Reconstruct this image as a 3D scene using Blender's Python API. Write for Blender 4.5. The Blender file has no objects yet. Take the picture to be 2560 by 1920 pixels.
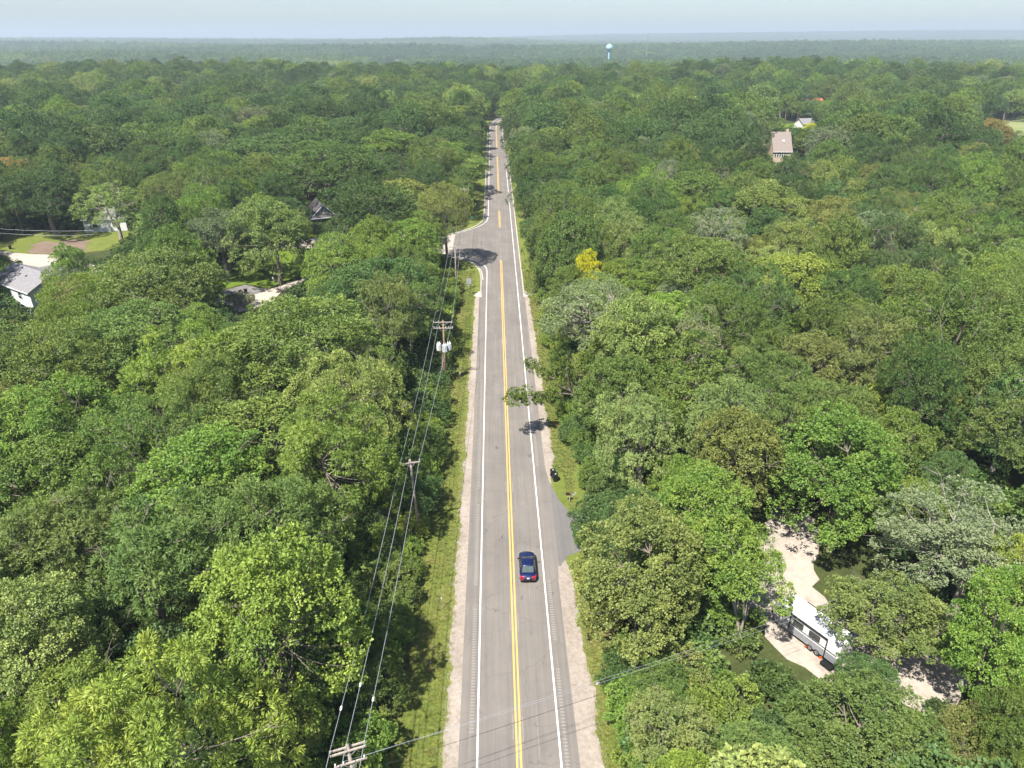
import bpy, bmesh, math, random
import numpy as np
from mathutils import Vector, Matrix, Euler

R = math.radians
scene = bpy.context.scene
COL = scene.collection

# ------------------------------------------------------------------ camera
cam_d = bpy.data.cameras.new('camera')
cam = bpy.data.objects.new('camera', cam_d)
COL.objects.link(cam)
cam.location = (-1.55, 0.0, 54.3)
cam.rotation_euler = (R(90 - 26.05), 0, R(-1.42))
cam_d.sensor_width = 36.0
cam_d.lens = 1775.0 / 2560.0 * 36.0
cam_d.clip_start = 0.5
cam_d.clip_end = 40000
scene.camera = cam

# ------------------------------------------------------------------ sky and sun
SUN_DIR = Vector((0.37, 0.53, -1.0)).normalized()
world = bpy.data.worlds.new('World')
scene.world = world
world.use_nodes = True
wn = world.node_tree
for n in list(wn.nodes):
    wn.nodes.remove(n)
sky = wn.nodes.new('ShaderNodeTexSky')
sky.sky_type = 'NISHITA'
sky.sun_disc = False
sky.sun_elevation = math.asin(-SUN_DIR.z)
sky.sun_rotation = math.atan2(-SUN_DIR.x, -SUN_DIR.y)
sky.altitude = 200
sky.air_density = 0.95
sky.dust_density = 1.1
sky.ozone_density = 3.0
bg = wn.nodes.new('ShaderNodeBackground')
bg.inputs['Strength'].default_value = 0.086
wo = wn.nodes.new('ShaderNodeOutputWorld')
wn.links.new(sky.outputs['Color'], bg.inputs['Color'])
wn.links.new(bg.outputs['Background'], wo.inputs['Surface'])

sun_d = bpy.data.lights.new('sun', 'SUN')
sun_d.energy = 5.0
sun_d.angle = R(0.6)
sun_d.color = (1.0, 0.955, 0.88)
sun = bpy.data.objects.new('sun', sun_d)
COL.objects.link(sun)
sun.rotation_euler = SUN_DIR.to_track_quat('-Z', 'Y').to_euler()
sun.location = (-60, -80, 160)

vs = scene.view_settings
vs.view_transform = 'Standard'
vs.look = 'None'
vs.gamma = 1.0
vs.exposure = 0.93
vs.use_curve_mapping = False
cy = scene.cycles
cy.max_bounces = 3
cy.use_light_tree = False
cy.diffuse_bounces = 1
cy.glossy_bounces = 2
cy.transmission_bounces = 1
cy.volume_bounces = 0
cy.transparent_max_bounces = 4
cy.debug_use_spatial_splits = True
cy.caustics_reflective = False
cy.caustics_refractive = False
cy.use_denoising = True
cy.denoiser = 'OPENIMAGEDENOISE'
cy.denoising_input_passes = 'RGB_ALBEDO_NORMAL'
cy.denoising_prefilter = 'ACCURATE'
cy.sample_clamp_indirect = 4.0

# ------------------------------------------------------------------ helpers
def tag(o, label=None, cat=None, group=None, kind=None):
    if label: o['label'] = label
    if cat: o['category'] = cat
    if group: o['group'] = group
    if kind: o['kind'] = kind
    return o

def empty(name, loc=(0, 0, 0), rz=0.0):
    o = bpy.data.objects.new(name, None)
    o.empty_display_size = 0.3
    COL.objects.link(o)
    o.location = loc
    o.rotation_euler = (0, 0, rz)
    return o

def np_mesh(name, V, F, mats=(), fmat=None, attrs=None, smooth=False):
    """V (n,3); F list of (m,k) int arrays; attrs {name: per-face float array}"""
    me = bpy.data.meshes.new(name)
    V = np.asarray(V, dtype=np.float32)
    if not isinstance(F, (list, tuple)): F = [F]
    F = [np.asarray(f, dtype=np.int32) for f in F if len(f)]
    nl = sum(f.size for f in F); npoly = sum(len(f) for f in F)
    me.vertices.add(len(V)); me.vertices.foreach_set('co', V.ravel())
    me.loops.add(nl); me.polygons.add(npoly)
    me.loops.foreach_set('vertex_index', np.concatenate([f.ravel() for f in F]))
    tot = np.concatenate([np.full(len(f), f.shape[1], np.int32) for f in F])
    st = np.concatenate([[0], np.cumsum(tot)[:-1]]).astype(np.int32)
    me.polygons.foreach_set('loop_start', st)
    me.polygons.foreach_set('loop_total', tot)
    for m in mats: me.materials.append(m)
    if fmat is not None:
        me.polygons.foreach_set('material_index', np.asarray(fmat, np.int32))
    if smooth:
        me.polygons.foreach_set('use_smooth', np.ones(npoly, bool))
    me.update(calc_edges=True)
    if attrs:
        for k, a in attrs.items():
            at = me.attributes.new(k, 'FLOAT', 'FACE')
            at.data.foreach_set('value', np.asarray(a, np.float32))
    return me

class MB:
    """collects boxes, prisms, tubes, lathes into one mesh object"""
    def __init__(s):
        s.v = []; s.f = []; s.n = 0
    def add(s, V, F):
        V = [tuple(map(float, v)) for v in V]
        s.v += V
        s.f += [tuple(i + s.n for i in f) for f in F]
        s.n += len(V)
    def box(s, c, size, rot=None, taper=1.0):
        hx, hy, hz = size[0]/2, size[1]/2, size[2]/2
        vs_ = []
        for z, t in ((-hz, 1.0), (hz, taper)):
            vs_ += [(-hx*t, -hy*t, z), (hx*t, -hy*t, z), (hx*t, hy*t, z), (-hx*t, hy*t, z)]
        if rot is not None:
            M = Euler(rot).to_matrix()
            vs_ = [tuple(M @ Vector(v)) for v in vs_]
        vs_ = [(v[0]+c[0], v[1]+c[1], v[2]+c[2]) for v in vs_]
        s.add(vs_, [(3, 2, 1, 0), (4, 5, 6, 7), (0, 1, 5, 4), (1, 2, 6, 5), (2, 3, 7, 6), (3, 0, 4, 7)])
        return s
    def tube(s, pts, rad, seg=6, caps=True):
        pts = [Vector(p) for p in pts]
        if not hasattr(rad, '__len__'): rad = [rad]*len(pts)
        base = s.n; V = []; F = []
        for i, p in enumerate(pts):
            a = pts[max(i-1, 0)]; b = pts[min(i+1, len(pts)-1)]
            t = (b-a).normalized()
            ref = Vector((0, 0, 1)) if abs(t.z) < 0.9 else Vector((1, 0, 0))
            u = t.cross(ref).normalized(); w = u.cross(t)
            for k in range(seg):
                an = 2*math.pi*k/seg
                V.append(p + u*math.cos(an)*rad[i] + w*math.sin(an)*rad[i])
        for i in range(len(pts)-1):
            for k in range(seg):
                k2 = (k+1) % seg
                F.append((i*seg+k, i*seg+k2, (i+1)*seg+k2, (i+1)*seg+k))
        if caps:
            F.append(tuple(range(seg)))
            F.append(tuple((len(pts)-1)*seg+k for k in reversed(range(seg))))
        s.add(V, F); return s
    def lathe(s, prof, c=(0, 0, 0), seg=16, axis='z'):
        V = []; F = []
        for r, z in prof:
            for k in range(seg):
                an = 2*math.pi*k/seg
                p = (r*math.cos(an), r*math.sin(an), z)
                if axis == 'x': p = (p[2], p[0], p[1])
                if axis == 'y': p = (p[0], p[2], p[1])
                V.append((p[0]+c[0], p[1]+c[1], p[2]+c[2]))
        for i in range(len(prof)-1):
            for k in range(seg):
                k2 = (k+1) % seg
                F.append((i*seg+k, i*seg+k2, (i+1)*seg+k2, (i+1)*seg+k))
        F.append(tuple(reversed(range(seg))))
        F.append(tuple((len(prof)-1)*seg+k for k in range(seg)))
        s.add(V, F); return s
    def prism(s, poly, axis, a, b):
        """extrude a 2-D polygon along axis from a to b"""
        n = len(poly); V = []
        for t in (a, b):
            for p, q in poly:
                V.append({'x': (t, p, q), 'y': (p, t, q), 'z': (p, q, t)}[axis])
        F = [tuple(range(n)), tuple(reversed(range(n, 2*n)))]
        F += [(i, i+n, (i+1) % n + n, (i+1) % n) for i in range(n)]
        s.add(V, F); return s
    def quad(s, a, b, c, d):
        s.add([a, b, c, d], [(0, 1, 2, 3)]); return s
    def build(s, name, mat, parent=None, smooth=False, bevel=0.0, loc=None):
        me = bpy.data.meshes.new(name)
        me.from_pydata(s.v, [], s.f)
        me.update()
        bm = bmesh.new(); bm.from_mesh(me)
        bmesh.ops.recalc_face_normals(bm, faces=bm.faces)
        if bevel > 0:
            bmesh.ops.bevel(bm, geom=list(bm.edges), offset=bevel, segments=2, affect='EDGES', profile=0.6, clamp_overlap=True)
        bm.to_mesh(me); bm.free()
        if smooth:
            for p in me.polygons: p.use_smooth = True
        me.materials.append(mat)
        o = bpy.data.objects.new(name, me)
        COL.objects.link(o)
        if parent is not None: o.parent = parent
        if loc is not None: o.location = loc
        return o

def copy_tree(o, parent=None):
    c = o.copy(); COL.objects.link(c)
    if parent is not None: c.parent = parent
    for ch in list(o.children): copy_tree(ch, c)
    return c

# ------------------------------------------------------------------ materials
def nodes_of(name):
    m = bpy.data.materials.new(name); m.use_nodes = True
    nt = m.node_tree
    for n in list(nt.nodes): nt.nodes.remove(n)
    out = nt.nodes.new('ShaderNodeOutputMaterial')
    return m, nt, out

def N(nt, t, **kw):
    n = nt.nodes.new(t)
    for k, v in kw.items():
        if k in ('operation', 'blend_type', 'data_type', 'attribute_name', 'attribute_type', 'noise_dimensions', 'feature', 'distance', 'wave_type', 'bands_direction', 'clamp'):
            setattr(n, k, v)
        else:
            n.inputs[k].default_value = v
    return n

def ramp(nt, src, stops):
    r = nt.nodes.new('ShaderNodeValToRGB')
    e = r.color_ramp.elements
    while len(e) < len(stops): e.new(0.5)
    for i, (p, c) in enumerate(stops):
        e[i].position = p
        e[i].color = (*c, 1) if len(c) == 3 else c
    nt.links.new(src, r.inputs['Fac'])
    return r

def plain(name, col, rough=0.6, metal=0.0, noise=0.12, scale=3.0, spec=0.3, bump=0.0, coat=0.0):
    m, nt, out = nodes_of(name)
    b = nt.nodes.new('ShaderNodeBsdfPrincipled')
    b.inputs['Roughness'].default_value = rough
    b.inputs['Metallic'].default_value = metal
    b.inputs['Specular IOR Level'].default_value = spec
    b.inputs['Coat Weight'].default_value = coat
    b.inputs['Coat Roughness'].default_value = 0.05
    tc = nt.nodes.new('ShaderNodeTexCoord')
    nz = N(nt, 'ShaderNodeTexNoise', Scale=scale, Detail=5.0, Roughness=0.6)
    nt.links.new(tc.outputs['Object'], nz.inputs['Vector'])
    lo = [c*(1-noise) for c in col]; hi = [min(1, c*(1+noise)) for c in col]
    r = ramp(nt, nz.outputs['Fac'], [(0.3, lo), (0.7, hi)])
    nt.links.new(r.outputs['Color'], b.inputs['Base Color'])
    if bump:
        bp = N(nt, 'ShaderNodeBump', Strength=bump, Distance=0.02)
        nt.links.new(nz.outputs['Fac'], bp.inputs['Height'])
        nt.links.new(bp.outputs['Normal'], b.inputs['Normal'])
    nt.links.new(b.outputs['BSDF'], out.inputs['Surface'])
    return m

def ground_mat(name, cols, scales=(0.15, 2.0, 30.0), rough=0.95, bump=0.4, dist=0.05):
    """three scales of noise mixed over a list of colours (dark -> light)"""
    m, nt, out = nodes_of(name)
    b = nt.nodes.new('ShaderNodeBsdfPrincipled')
    b.inputs['Roughness'].default_value = rough
    b.inputs['Specular IOR Level'].default_value = 0.15
    tc = nt.nodes.new('ShaderNodeTexCoord')
    ns = []
    for s in scales:
        nz = N(nt, 'ShaderNodeTexNoise', Scale=s, Detail=6.0, Roughness=0.65)
        nt.links.new(tc.outputs['Object'], nz.inputs['Vector']); ns.append(nz.outputs['Fac'])
    a = N(nt, 'ShaderNodeMath', operation='ADD'); nt.links.new(ns[0], a.inputs[0]); nt.links.new(ns[1], a.inputs[1])
    a2 = N(nt, 'ShaderNodeMath', operation='ADD'); nt.links.new(a.outputs[0], a2.inputs[0]); nt.links.new(ns[2], a2.inputs[1])
    a3 = N(nt, 'ShaderNodeMath', operation='MULTIPLY'); a3.inputs[1].default_value = 1/3
    nt.links.new(a2.outputs[0], a3.inputs[0])
    k = len(cols)
    r = ramp(nt, a3.outputs[0], [(0.36 + 0.28*i/(k-1), c) for i, c in enumerate(cols)])
    nt.links.new(r.outputs['Color'], b.inputs['Base Color'])
    bp = N(nt, 'ShaderNodeBump', Strength=bump, Distance=dist)
    nt.links.new(ns[2], bp.inputs['Height'])
    nt.links.new(bp.outputs['Normal'], b.inputs['Normal'])
    nt.links.new(b.outputs['BSDF'], out.inputs['Surface'])
    return m

def leaf_mat(name, instanced, transl=0.22):
    """leaf colour from the object's own colour (or the instance's), varied per leaf and per bough"""
    m, nt, out = nodes_of(name)
    if instanced:
        src = N(nt, 'ShaderNodeAttribute', attribute_name='tint', attribute_type='INSTANCER').outputs['Color']
    else:
        src = nt.nodes.new('ShaderNodeObjectInfo').outputs['Color']
    lv = N(nt, 'ShaderNodeAttribute', attribute_name='lv', attribute_type='GEOMETRY').outputs['Fac']
    bv = N(nt, 'ShaderNodeAttribute', attribute_name='bv', attribute_type='GEOMETRY').outputs['Fac']
    hs = nt.nodes.new('ShaderNodeHueSaturation')
    nt.links.new(src, hs.inputs['Color'])
    mh = N(nt, 'ShaderNodeMapRange'); mh.inputs['To Min'].default_value = 0.512; mh.inputs['To Max'].default_value = 0.484
    nt.links.new(bv, mh.inputs['Value']); nt.links.new(mh.outputs[0], hs.inputs['Hue'])
    mv = N(nt, 'ShaderNodeMapRange'); mv.inputs['To Min'].default_value = 0.66; mv.inputs['To Max'].default_value = 1.42
    nt.links.new(lv, mv.inputs['Value'])
    mb_ = N(nt, 'ShaderNodeMapRange'); mb_.inputs['To Min'].default_value = 0.84; mb_.inputs['To Max'].default_value = 1.18
    nt.links.new(bv, mb_.inputs['Value'])
    mm = N(nt, 'ShaderNodeMath', operation='MULTIPLY')
    nt.links.new(mv.outputs[0], mm.inputs[0]); nt.links.new(mb_.outputs[0], mm.inputs[1])
    nt.links.new(mm.outputs[0], hs.inputs['Value'])
    d = nt.nodes.new('ShaderNodeBsdfDiffuse'); nt.links.new(hs.outputs['Color'], d.inputs['Color'])
    t = nt.nodes.new('ShaderNodeBsdfTranslucent')
    tcol = N(nt, 'ShaderNodeMix', data_type='RGBA', blend_type='MULTIPLY')
    tcol.inputs[0].default_value = 1.0
    nt.links.new(hs.outputs['Color'], tcol.inputs[6]); tcol.inputs[7].default_value = (1.25, 1.3, 0.6, 1)
    nt.links.new(tcol.outputs[2], t.inputs['Color'])
    mx = nt.nodes.new('ShaderNodeMixShader'); mx.inputs['Fac'].default_value = transl
    nt.links.new(d.outputs[0], mx.inputs[1]); nt.links.new(t.outputs[0], mx.inputs[2])
    g = nt.nodes.new('ShaderNodeBsdfGlossy'); g.inputs['Roughness'].default_value = 0.6
    g.inputs['Color'].default_value = (0.85, 0.9, 0.85, 1)
    mx2 = nt.nodes.new('ShaderNodeMixShader'); mx2.inputs['Fac'].default_value = 0.03
    nt.links.new(mx.outputs[0], mx2.inputs[1]); nt.links.new(g.outputs[0], mx2.inputs[2])
    nt.links.new(mx2.outputs[0], out.inputs['Surface'])
    return m

M = {}
M['leaf'] = leaf_mat('leaf', False)
M['leaf_mass'] = leaf_mat('leaf_mass', True)
M['bark'] = plain('bark', (0.21, 0.175, 0.145), 0.9, noise=0.4, scale=5.0, bump=0.6)
M['bark_pale'] = plain('bark_pale', (0.33, 0.29, 0.24), 0.9, noise=0.3, scale=4.0, bump=0.5)
M['deadwood'] = plain('deadwood', (0.36, 0.325, 0.30), 0.9, noise=0.25, scale=6.0)
# ------------------------------------------------------------------ tree shapes
def nrm(a):
    return a / np.maximum(np.linalg.norm(a, axis=-1, keepdims=True), 1e-9)

def tubes_np(paths):
    """paths: list of (pts(k,3), rad(k), seg)"""
    Vs = []; Fs = []; n = 0
    for pts, rad, seg in paths:
        pts = np.asarray(pts, float); k = len(pts)
        t = np.gradient(pts, axis=0); t = nrm(t)
        ref = np.where(np.abs(t[:, 2:3]) < 0.9, np.array([[0, 0, 1.0]]), np.array([[1.0, 0, 0]]))
        u = nrm(np.cross(t, ref)); w = np.cross(u, t)
        an = np.arange(seg)*2*np.pi/seg
        ring = pts[:, None, :] + (u[:, None, :]*np.cos(an)[None, :, None] + w[:, None, :]*np.sin(an)[None, :, None])*np.asarray(rad)[:, None, None]
        Vs.append(ring.reshape(-1, 3))
        i = np.arange(k-1)[:, None]*seg; j = np.arange(seg)[None, :]; j2 = (j+1) % seg
        Fs.append((np.stack([i+j, i+j2, i+seg+j2, i+seg+j], -1).reshape(-1, 4)) + n)
        n += k*seg
    return np.concatenate(Vs), np.concatenate(Fs)

def bez(a, b, c, k):
    t = np.linspace(0, 1, k)[:, None]
    return (1-t)**2*a + 2*t*(1-t)*b + t*t*c

def gen_tree(seed, H=15., base=4.0, rx=5., top=1.0, n_lobes=70, lobe=1.35, tufts=14, leaves=24, tuft_r=0.36,
             ll=0.24, lw=0.14, droop=0.25, flat=0.8, irregular=0.28, bare=0.0, trunk_r=None, dens_in=0.25, up=0.55, fork=None, lean=0.0, lobes=None, limb_to=()):
    """returns leaf verts, leaf attrs (leaf, bough), branch verts, branch faces"""
    rg = np.random.default_rng(seed)
    hz = (H-base)/2; c = np.array([0, 0, base+hz])
    # crown outline: radius field from a few random bumps
    bd = nrm(rg.normal(size=(9, 3))); bs = rg.normal(size=9)
    def rf(d):
        return 1 + irregular*np.tanh((np.exp(3.2*(d@bd.T-1))@bs))
    L = []; LR = []
    tries = 0
    while lobes is None and len(L) < n_lobes and tries < 9000:
        tries += 1
        d = rg.normal(size=3); d /= np.linalg.norm(d)
        if d[2] < -0.55 or (d[2] < 0 and rg.random() < 0.35): continue
        fr = rg.uniform(0.80, 1.0) if rg.random() > dens_in else rg.uniform(0.35, 0.75)
        sh = np.array([rx, rx, hz*(top if d[2] > 0 else 1.0)])
        p = c + d*sh*fr*rf(d[None])[0]
        lr = lobe*rg.uniform(0.7, 1.25)
        if any(np.linalg.norm(p-q) < 0.44*(lr+r2) for q, r2 in zip(L, LR)): continue
        L.append(p); LR.append(lr)
    if lobes is not None:
        L = [np.array(q[:3], float) for q in lobes]; LR = [q[3] for q in lobes]
    L = np.array(L); LR = np.array(LR); n = len(L)
    L[:, 0] += lean*(L[:, 2]-base)
    cc = c.copy()
    # ---- branches
    tr = trunk_r or 0.021*H
    fk = fork or (base + 0.25*(H-base))
    wob = rg.normal(size=2)*0.35
    leader = bez(np.array([0, 0, -0.4]), np.array([wob[0], wob[1], fk*0.6]), np.array([lean*fk*0.3+wob[0]*0.5, wob[1]*0.5, fk]), 7)
    paths = [(leader, np.linspace(tr*1.25, tr*0.72, 7), 8)]
    nl = rg.integers(4, 7)
    limbs = []
    az0 = rg.uniform(0, 6.28)
    for i in range(nl+1):
        if i == nl: d = np.array([rg.normal()*0.15, rg.normal()*0.15, 1.0])
        else:
            az = az0 + 6.28*i/nl + rg.uniform(-.4, .4); el = rg.uniform(0.35, 1.0)
            d = np.array([math.cos(az)*math.cos(el), math.sin(az)*math.cos(el), math.sin(el)])
        tgt = c + np.array([lean*hz, 0, 0]) + d*np.array([rx, rx, hz])*rg.uniform(0.55, 0.72)
        st = leader[-1] if i == nl else leader[rg.integers(4, 7)]
        mid = (st+tgt)/2 + np.array([rg.normal()*.5, rg.normal()*.5, -0.12*np.linalg.norm(tgt-st)])
        P = bez(st, mid, tgt, 7)
        paths.append((P, np.linspace(tr*rg.uniform(.38, .55), tr*0.13, 7), 6)); limbs.append(P)
    for q in limb_to:
        tgt = np.array(q, float); st = leader[6]
        P = bez(st, (st+tgt)/2+np.array([0, 0, 0.10*np.linalg.norm(tgt-st)]), tgt, 12)
        paths.append((P, np.linspace(tr*.62, .035, 12), 7)); limbs.append(P)
    LP = np.concatenate([p[2:] for p in limbs])
    isbare = rg.random(n) < bare
    for k in range(n):
        d2 = np.linalg.norm(LP-L[k], axis=1) + np.where(LP[:, 2] > L[k][2], 1.5, 0)
        st = LP[np.argmin(d2)]
        ln = np.linalg.norm(L[k]-st)
        mid = (st+L[k])/2 + rg.normal(size=3)*0.12*ln - np.array([0, 0, 0.08*ln])
        end = L[k] + nrm(L[k]-cc)*LR[k]*(0.9 if isbare[k] else 0.3)
        P = bez(st, mid, end, 5)
        r0 = min(tr*0.2, 0.022+0.014*ln)
        paths.append((P, np.linspace(r0, 0.012, 5), 4))
        if isbare[k]:
            for q in range(7):
                s0 = P[rg.integers(2, 5)]
                dd = nrm(nrm(L[k]-cc) + rg.normal(size=3)*0.75)*LR[k]*rg.uniform(.5, 1.25)
                e = s0+dd
                paths.append((bez(s0, s0+dd*0.5+rg.normal(size=3)*.18, e, 4), np.linspace(0.026, 0.008, 4), 3))
    BV, BF = tubes_np(paths)
    # ---- leaves
    live = np.where(~isbare)[0]
    out = nrm((L-cc)*np.array([1, 1, 1.3]))
    tc = np.repeat(live, tufts); m = len(tc)
    d = nrm(rg.normal(size=(m, 3)) + out[tc]*0.75 + np.array([0, 0, up]))
    tp = L[tc] + d*LR[tc][:, None]*np.array([1, 1, flat])*rg.uniform(0.78, 1.04, m)[:, None]
    lc = np.repeat(np.arange(m), leaves); k = len(lc)
    e = nrm(rg.normal(size=(k, 3)) + d[lc]*0.7)
    pos = tp[lc] + e*tuft_r*rg.uniform(0.15, 1.0, k)[:, None]**0.6
    ax = nrm(e + d[lc]*0.35 + rg.normal(size=(k, 3))*0.35 + np.array([0, 0, -droop]))
    upv = nrm(np.array([0, 0, 0.42]) + d[lc]*1.0 + rg.normal(size=(k, 3))*0.40)
    sd = nrm(np.cross(ax, upv)); nn = np.cross(sd, ax)
    s = rg.uniform(0.7, 1.3, k)[:, None]
    a = pos; b = pos + ax*ll*s*0.5 + sd*lw*s*0.5 + nn*0.12*lw; t = pos + ax*ll*s; f = pos + ax*ll*s*0.5 - sd*lw*s*0.5 + nn*0.12*lw
    LV = np.stack([a, b, t, f], 1).reshape(-1, 3)
    lv = np.clip(0.5 + rg.normal(size=k)*0.22, 0, 1)
    bvl = np.clip(0.5 + rg.normal(size=n)*0.25, 0, 1)
    bt = np.clip(bvl[tc] + rg.normal(size=m)*0.12, 0, 1)
    return LV, lv, bt[lc], BV, BF

def gen_conifer(seed, H=13., rx=2.8, sprays=330, leaves=26, ll=0.3, lw=0.1):
    rg = np.random.default_rng(seed)
    z = H*(0.06+0.94*rg.random(sprays)**1.35); rad = rx*(1-z/H)**0.85*rg.uniform(0.75, 1.08, sprays)
    az = rg.uniform(0, 6.283, sprays)
    paths = [(np.array([[0, 0, -.3], [0, 0, H*.5], [0, 0, H*.98]]), np.array([.2, .12, .02]), 6)]
    PA = []; D = []
    for i in range(sprays):
        d = np.array([math.cos(az[i]), math.sin(az[i]), -0.12+0.3*z[i]/H]); tip = np.array([0, 0, z[i]])+d*rad[i]
        paths.append((np.array([[0, 0, z[i]], tip]), np.array([.03, .01]), 3))
        t = rg.uniform(0.25, 1.05, leaves)[:, None]
        side = np.array([-d[1], d[0], 0])
        p = np.array([0, 0, z[i]]) + d*rad[i]*t + side*(rg.normal(size=(leaves, 1))*0.16*rad[i]*(1.2-t)) + rg.normal(size=(leaves, 3))*0.05
        PA.append(p); D.append(nrm(d + side*rg.normal(size=(leaves, 1))*0.6 + np.array([0, 0, -.15])))
    pos = np.concatenate(PA); ax = np.concatenate(D); k = len(pos)
    upv = nrm(np.array([0, 0, 1.0])+rg.normal(size=(k, 3))*0.3)
    sd = nrm(np.cross(ax, upv))
    a = pos; b = pos+ax*ll*.5+sd*lw*.5; t = pos+ax*ll; f = pos+ax*ll*.5-sd*lw*.5
    LV = np.stack([a, b, t, f], 1).reshape(-1, 3)
    BV, BF = tubes_np(paths)
    return LV, np.clip(.5+rg.normal(size=k)*.22, 0, 1), np.clip(np.repeat(.5+rg.normal(size=sprays)*.2, leaves), 0, 1), BV, BF

def gen_dead(seed, H=12., spread=0.6, tr=0.22, levels=4):
    rg = np.random.default_rng(seed); paths = []
    def grow(p, d, ln, r, lv):
        k = 5
        e = p + d*ln
        mid = (p+e)/2 + rg.normal(size=3)*ln*0.10
        P = bez(p, mid, e, k)
        paths.append((P, np.linspace(r, r*(0.55 if lv < levels else 0.3), k), 7 if lv < 2 else (5 if lv < 3 else 3)))
        if lv >= levels: return
        nb = rg.integers(3, 6) if lv > 0 else rg.integers(5, 8)
        for i in range(nb):
            t = rg.uniform(0.35, 1.0); s = P[min(k-1, int(round(t*(k-1))))]
            dd = nrm(d + rg.normal(size=3)*spread + np.array([0, 0, .16]))
            grow(s, dd, ln*rg.uniform(.42, .72), r*rg.uniform(.32, .5), lv+1)
    grow(np.array([0, 0, -.3]), nrm(np.array([rg.normal()*.06, rg.normal()*.06, 1.0])), H*0.5, tr, 0)
    return tubes_np(paths)

def leaf_mesh(name, LV, lv, bv, mat):
    k = len(lv)
    return np_mesh(name, LV, np.arange(4*k).reshape(-1, 4), [mat], attrs={'lv': lv, 'bv': bv})

def both_mesh(name, T, leafm, barkm):
    LV, lv, bv, BV, BF = T
    k = len(lv)
    F = np.concatenate([np.arange(4*k).reshape(-1, 4), BF+4*k])
    fm = np.concatenate([np.zeros(k, int), np.ones(len(BF), int)])
    z = np.zeros(len(BF))
    return np_mesh(name, np.concatenate([LV, BV]), F, [leafm, barkm], fmat=fm,
                   attrs={'lv': np.concatenate([lv, z]), 'bv': np.concatenate([bv, z])})

# species: H (m) and rx (m) are the built size; instances scale it
SPEC = {
 'oak':        dict(H=16, base=4.5, rx=5.6, n_lobes=58, lobe=1.85, tufts=23, leaves=31, tuft_r=.40, ll=.20, lw=.125, droop=.15, irregular=.44, bare=.05),
 'maple':      dict(H=15, base=2.6, rx=4.7, n_lobes=76, lobe=1.4, tufts=20, leaves=28, tuft_r=.33, ll=.18, lw=.14, droop=.30, irregular=.34, bare=.01, top=1.05),
 'walnut':     dict(H=15, base=5.0, rx=5.2, n_lobes=62, lobe=1.4, tufts=15, leaves=34, tuft_r=.34, ll=.31, lw=.08, droop=.55, irregular=.46, bare=.08),
 'cottonwood': dict(H=18, base=5.5, rx=5.0, n_lobes=66, lobe=1.25, tufts=14, leaves=28, tuft_r=.36, ll=.17, lw=.13, droop=.35, irregular=.42, bare=.10),
 'elm':        dict(H=13, base=3.0, rx=3.9, n_lobes=52, lobe=1.25, tufts=19, leaves=28, tuft_r=.30, ll=.17, lw=.11, droop=.3, irregular=.42, bare=.05),
 'shrub':      dict(H=3.6, base=0.15, rx=2.1, n_lobes=26, lobe=.75, tufts=14, leaves=28, tuft_r=.26, ll=.16, lw=.10, droop=.2, irregular=.3, trunk_r=.06, fork=.7),
 'bigoak':     dict(H=19, base=5.0, rx=7.4, n_lobes=52, lobe=2.6, tufts=26, leaves=12, tuft_r=.52, ll=.42, lw=.28, droop=.15, irregular=.46, bare=.02),
}
# ------------------------------------------------------------------ terrain
GK = np.array([(-400, -8), (-200, -4), (0, 0), (80, 1.6), (160, 3.75), (260, 5.7), (380, 7.0), (470, 7.3), (560, 6.6), (700, 4.5), (1000, -6), (1600, -8), (3000, -8), (40000, -8)], float)
# far hills: x, y, height, half-width in x, half-width in y
HILLS = [(-2600, 4700, 21, 2400, 700), (-200, 4500, 27, 520, 600), (5200, 8200, 96, 3600, 1500), (1500, 9500, 40, 1800, 1500), (2600, 3800, 22, 1300, 700),
         (-4500, 7000, 26, 3500, 1500), (900, 3000, 8, 700, 500), (-260, 660, 9.0, 230, 130), (270, 680, 9.5, 220, 130), (1300, 2100, 10, 600, 300), (233, 1420, 7, 330, 110), (-900, 1750, 17, 560, 170), (-350, 2500, 16, 800, 220), (1500, 2700, 22, 900, 260), (800, 1500, 9, 300, 120), (-1700, 2900, 22, 900, 250)]
def zg(x, y):
    z = np.interp(y, GK[:, 0], GK[:, 1])
    for hx, hy, hh, wx, wy in HILLS:
        z = z + hh*np.exp(-((x-hx)/wx)**2-((y-hy)/wy)**2)*np.clip((np.asarray(y)-520)/120.0, 0, 1)
    return z

def grid_mesh(name, xs, ys, dz, mat):
    X, Y = np.meshgrid(xs, ys)
    Z = zg(X, Y)+dz
    V = np.stack([X, Y, Z], -1).reshape(-1, 3)
    nx, ny = len(xs), len(ys)
    i = np.arange(ny-1)[:, None]*nx; j = np.arange(nx-1)[None, :]
    Fq = np.stack([i+j, i+j+1, i+nx+j+1, i+nx+j], -1).reshape(-1, 4)
    o = bpy.data.objects.new(name, np_mesh(name, V, Fq, [mat]))
    COL.objects.link(o)
    return o

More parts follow.
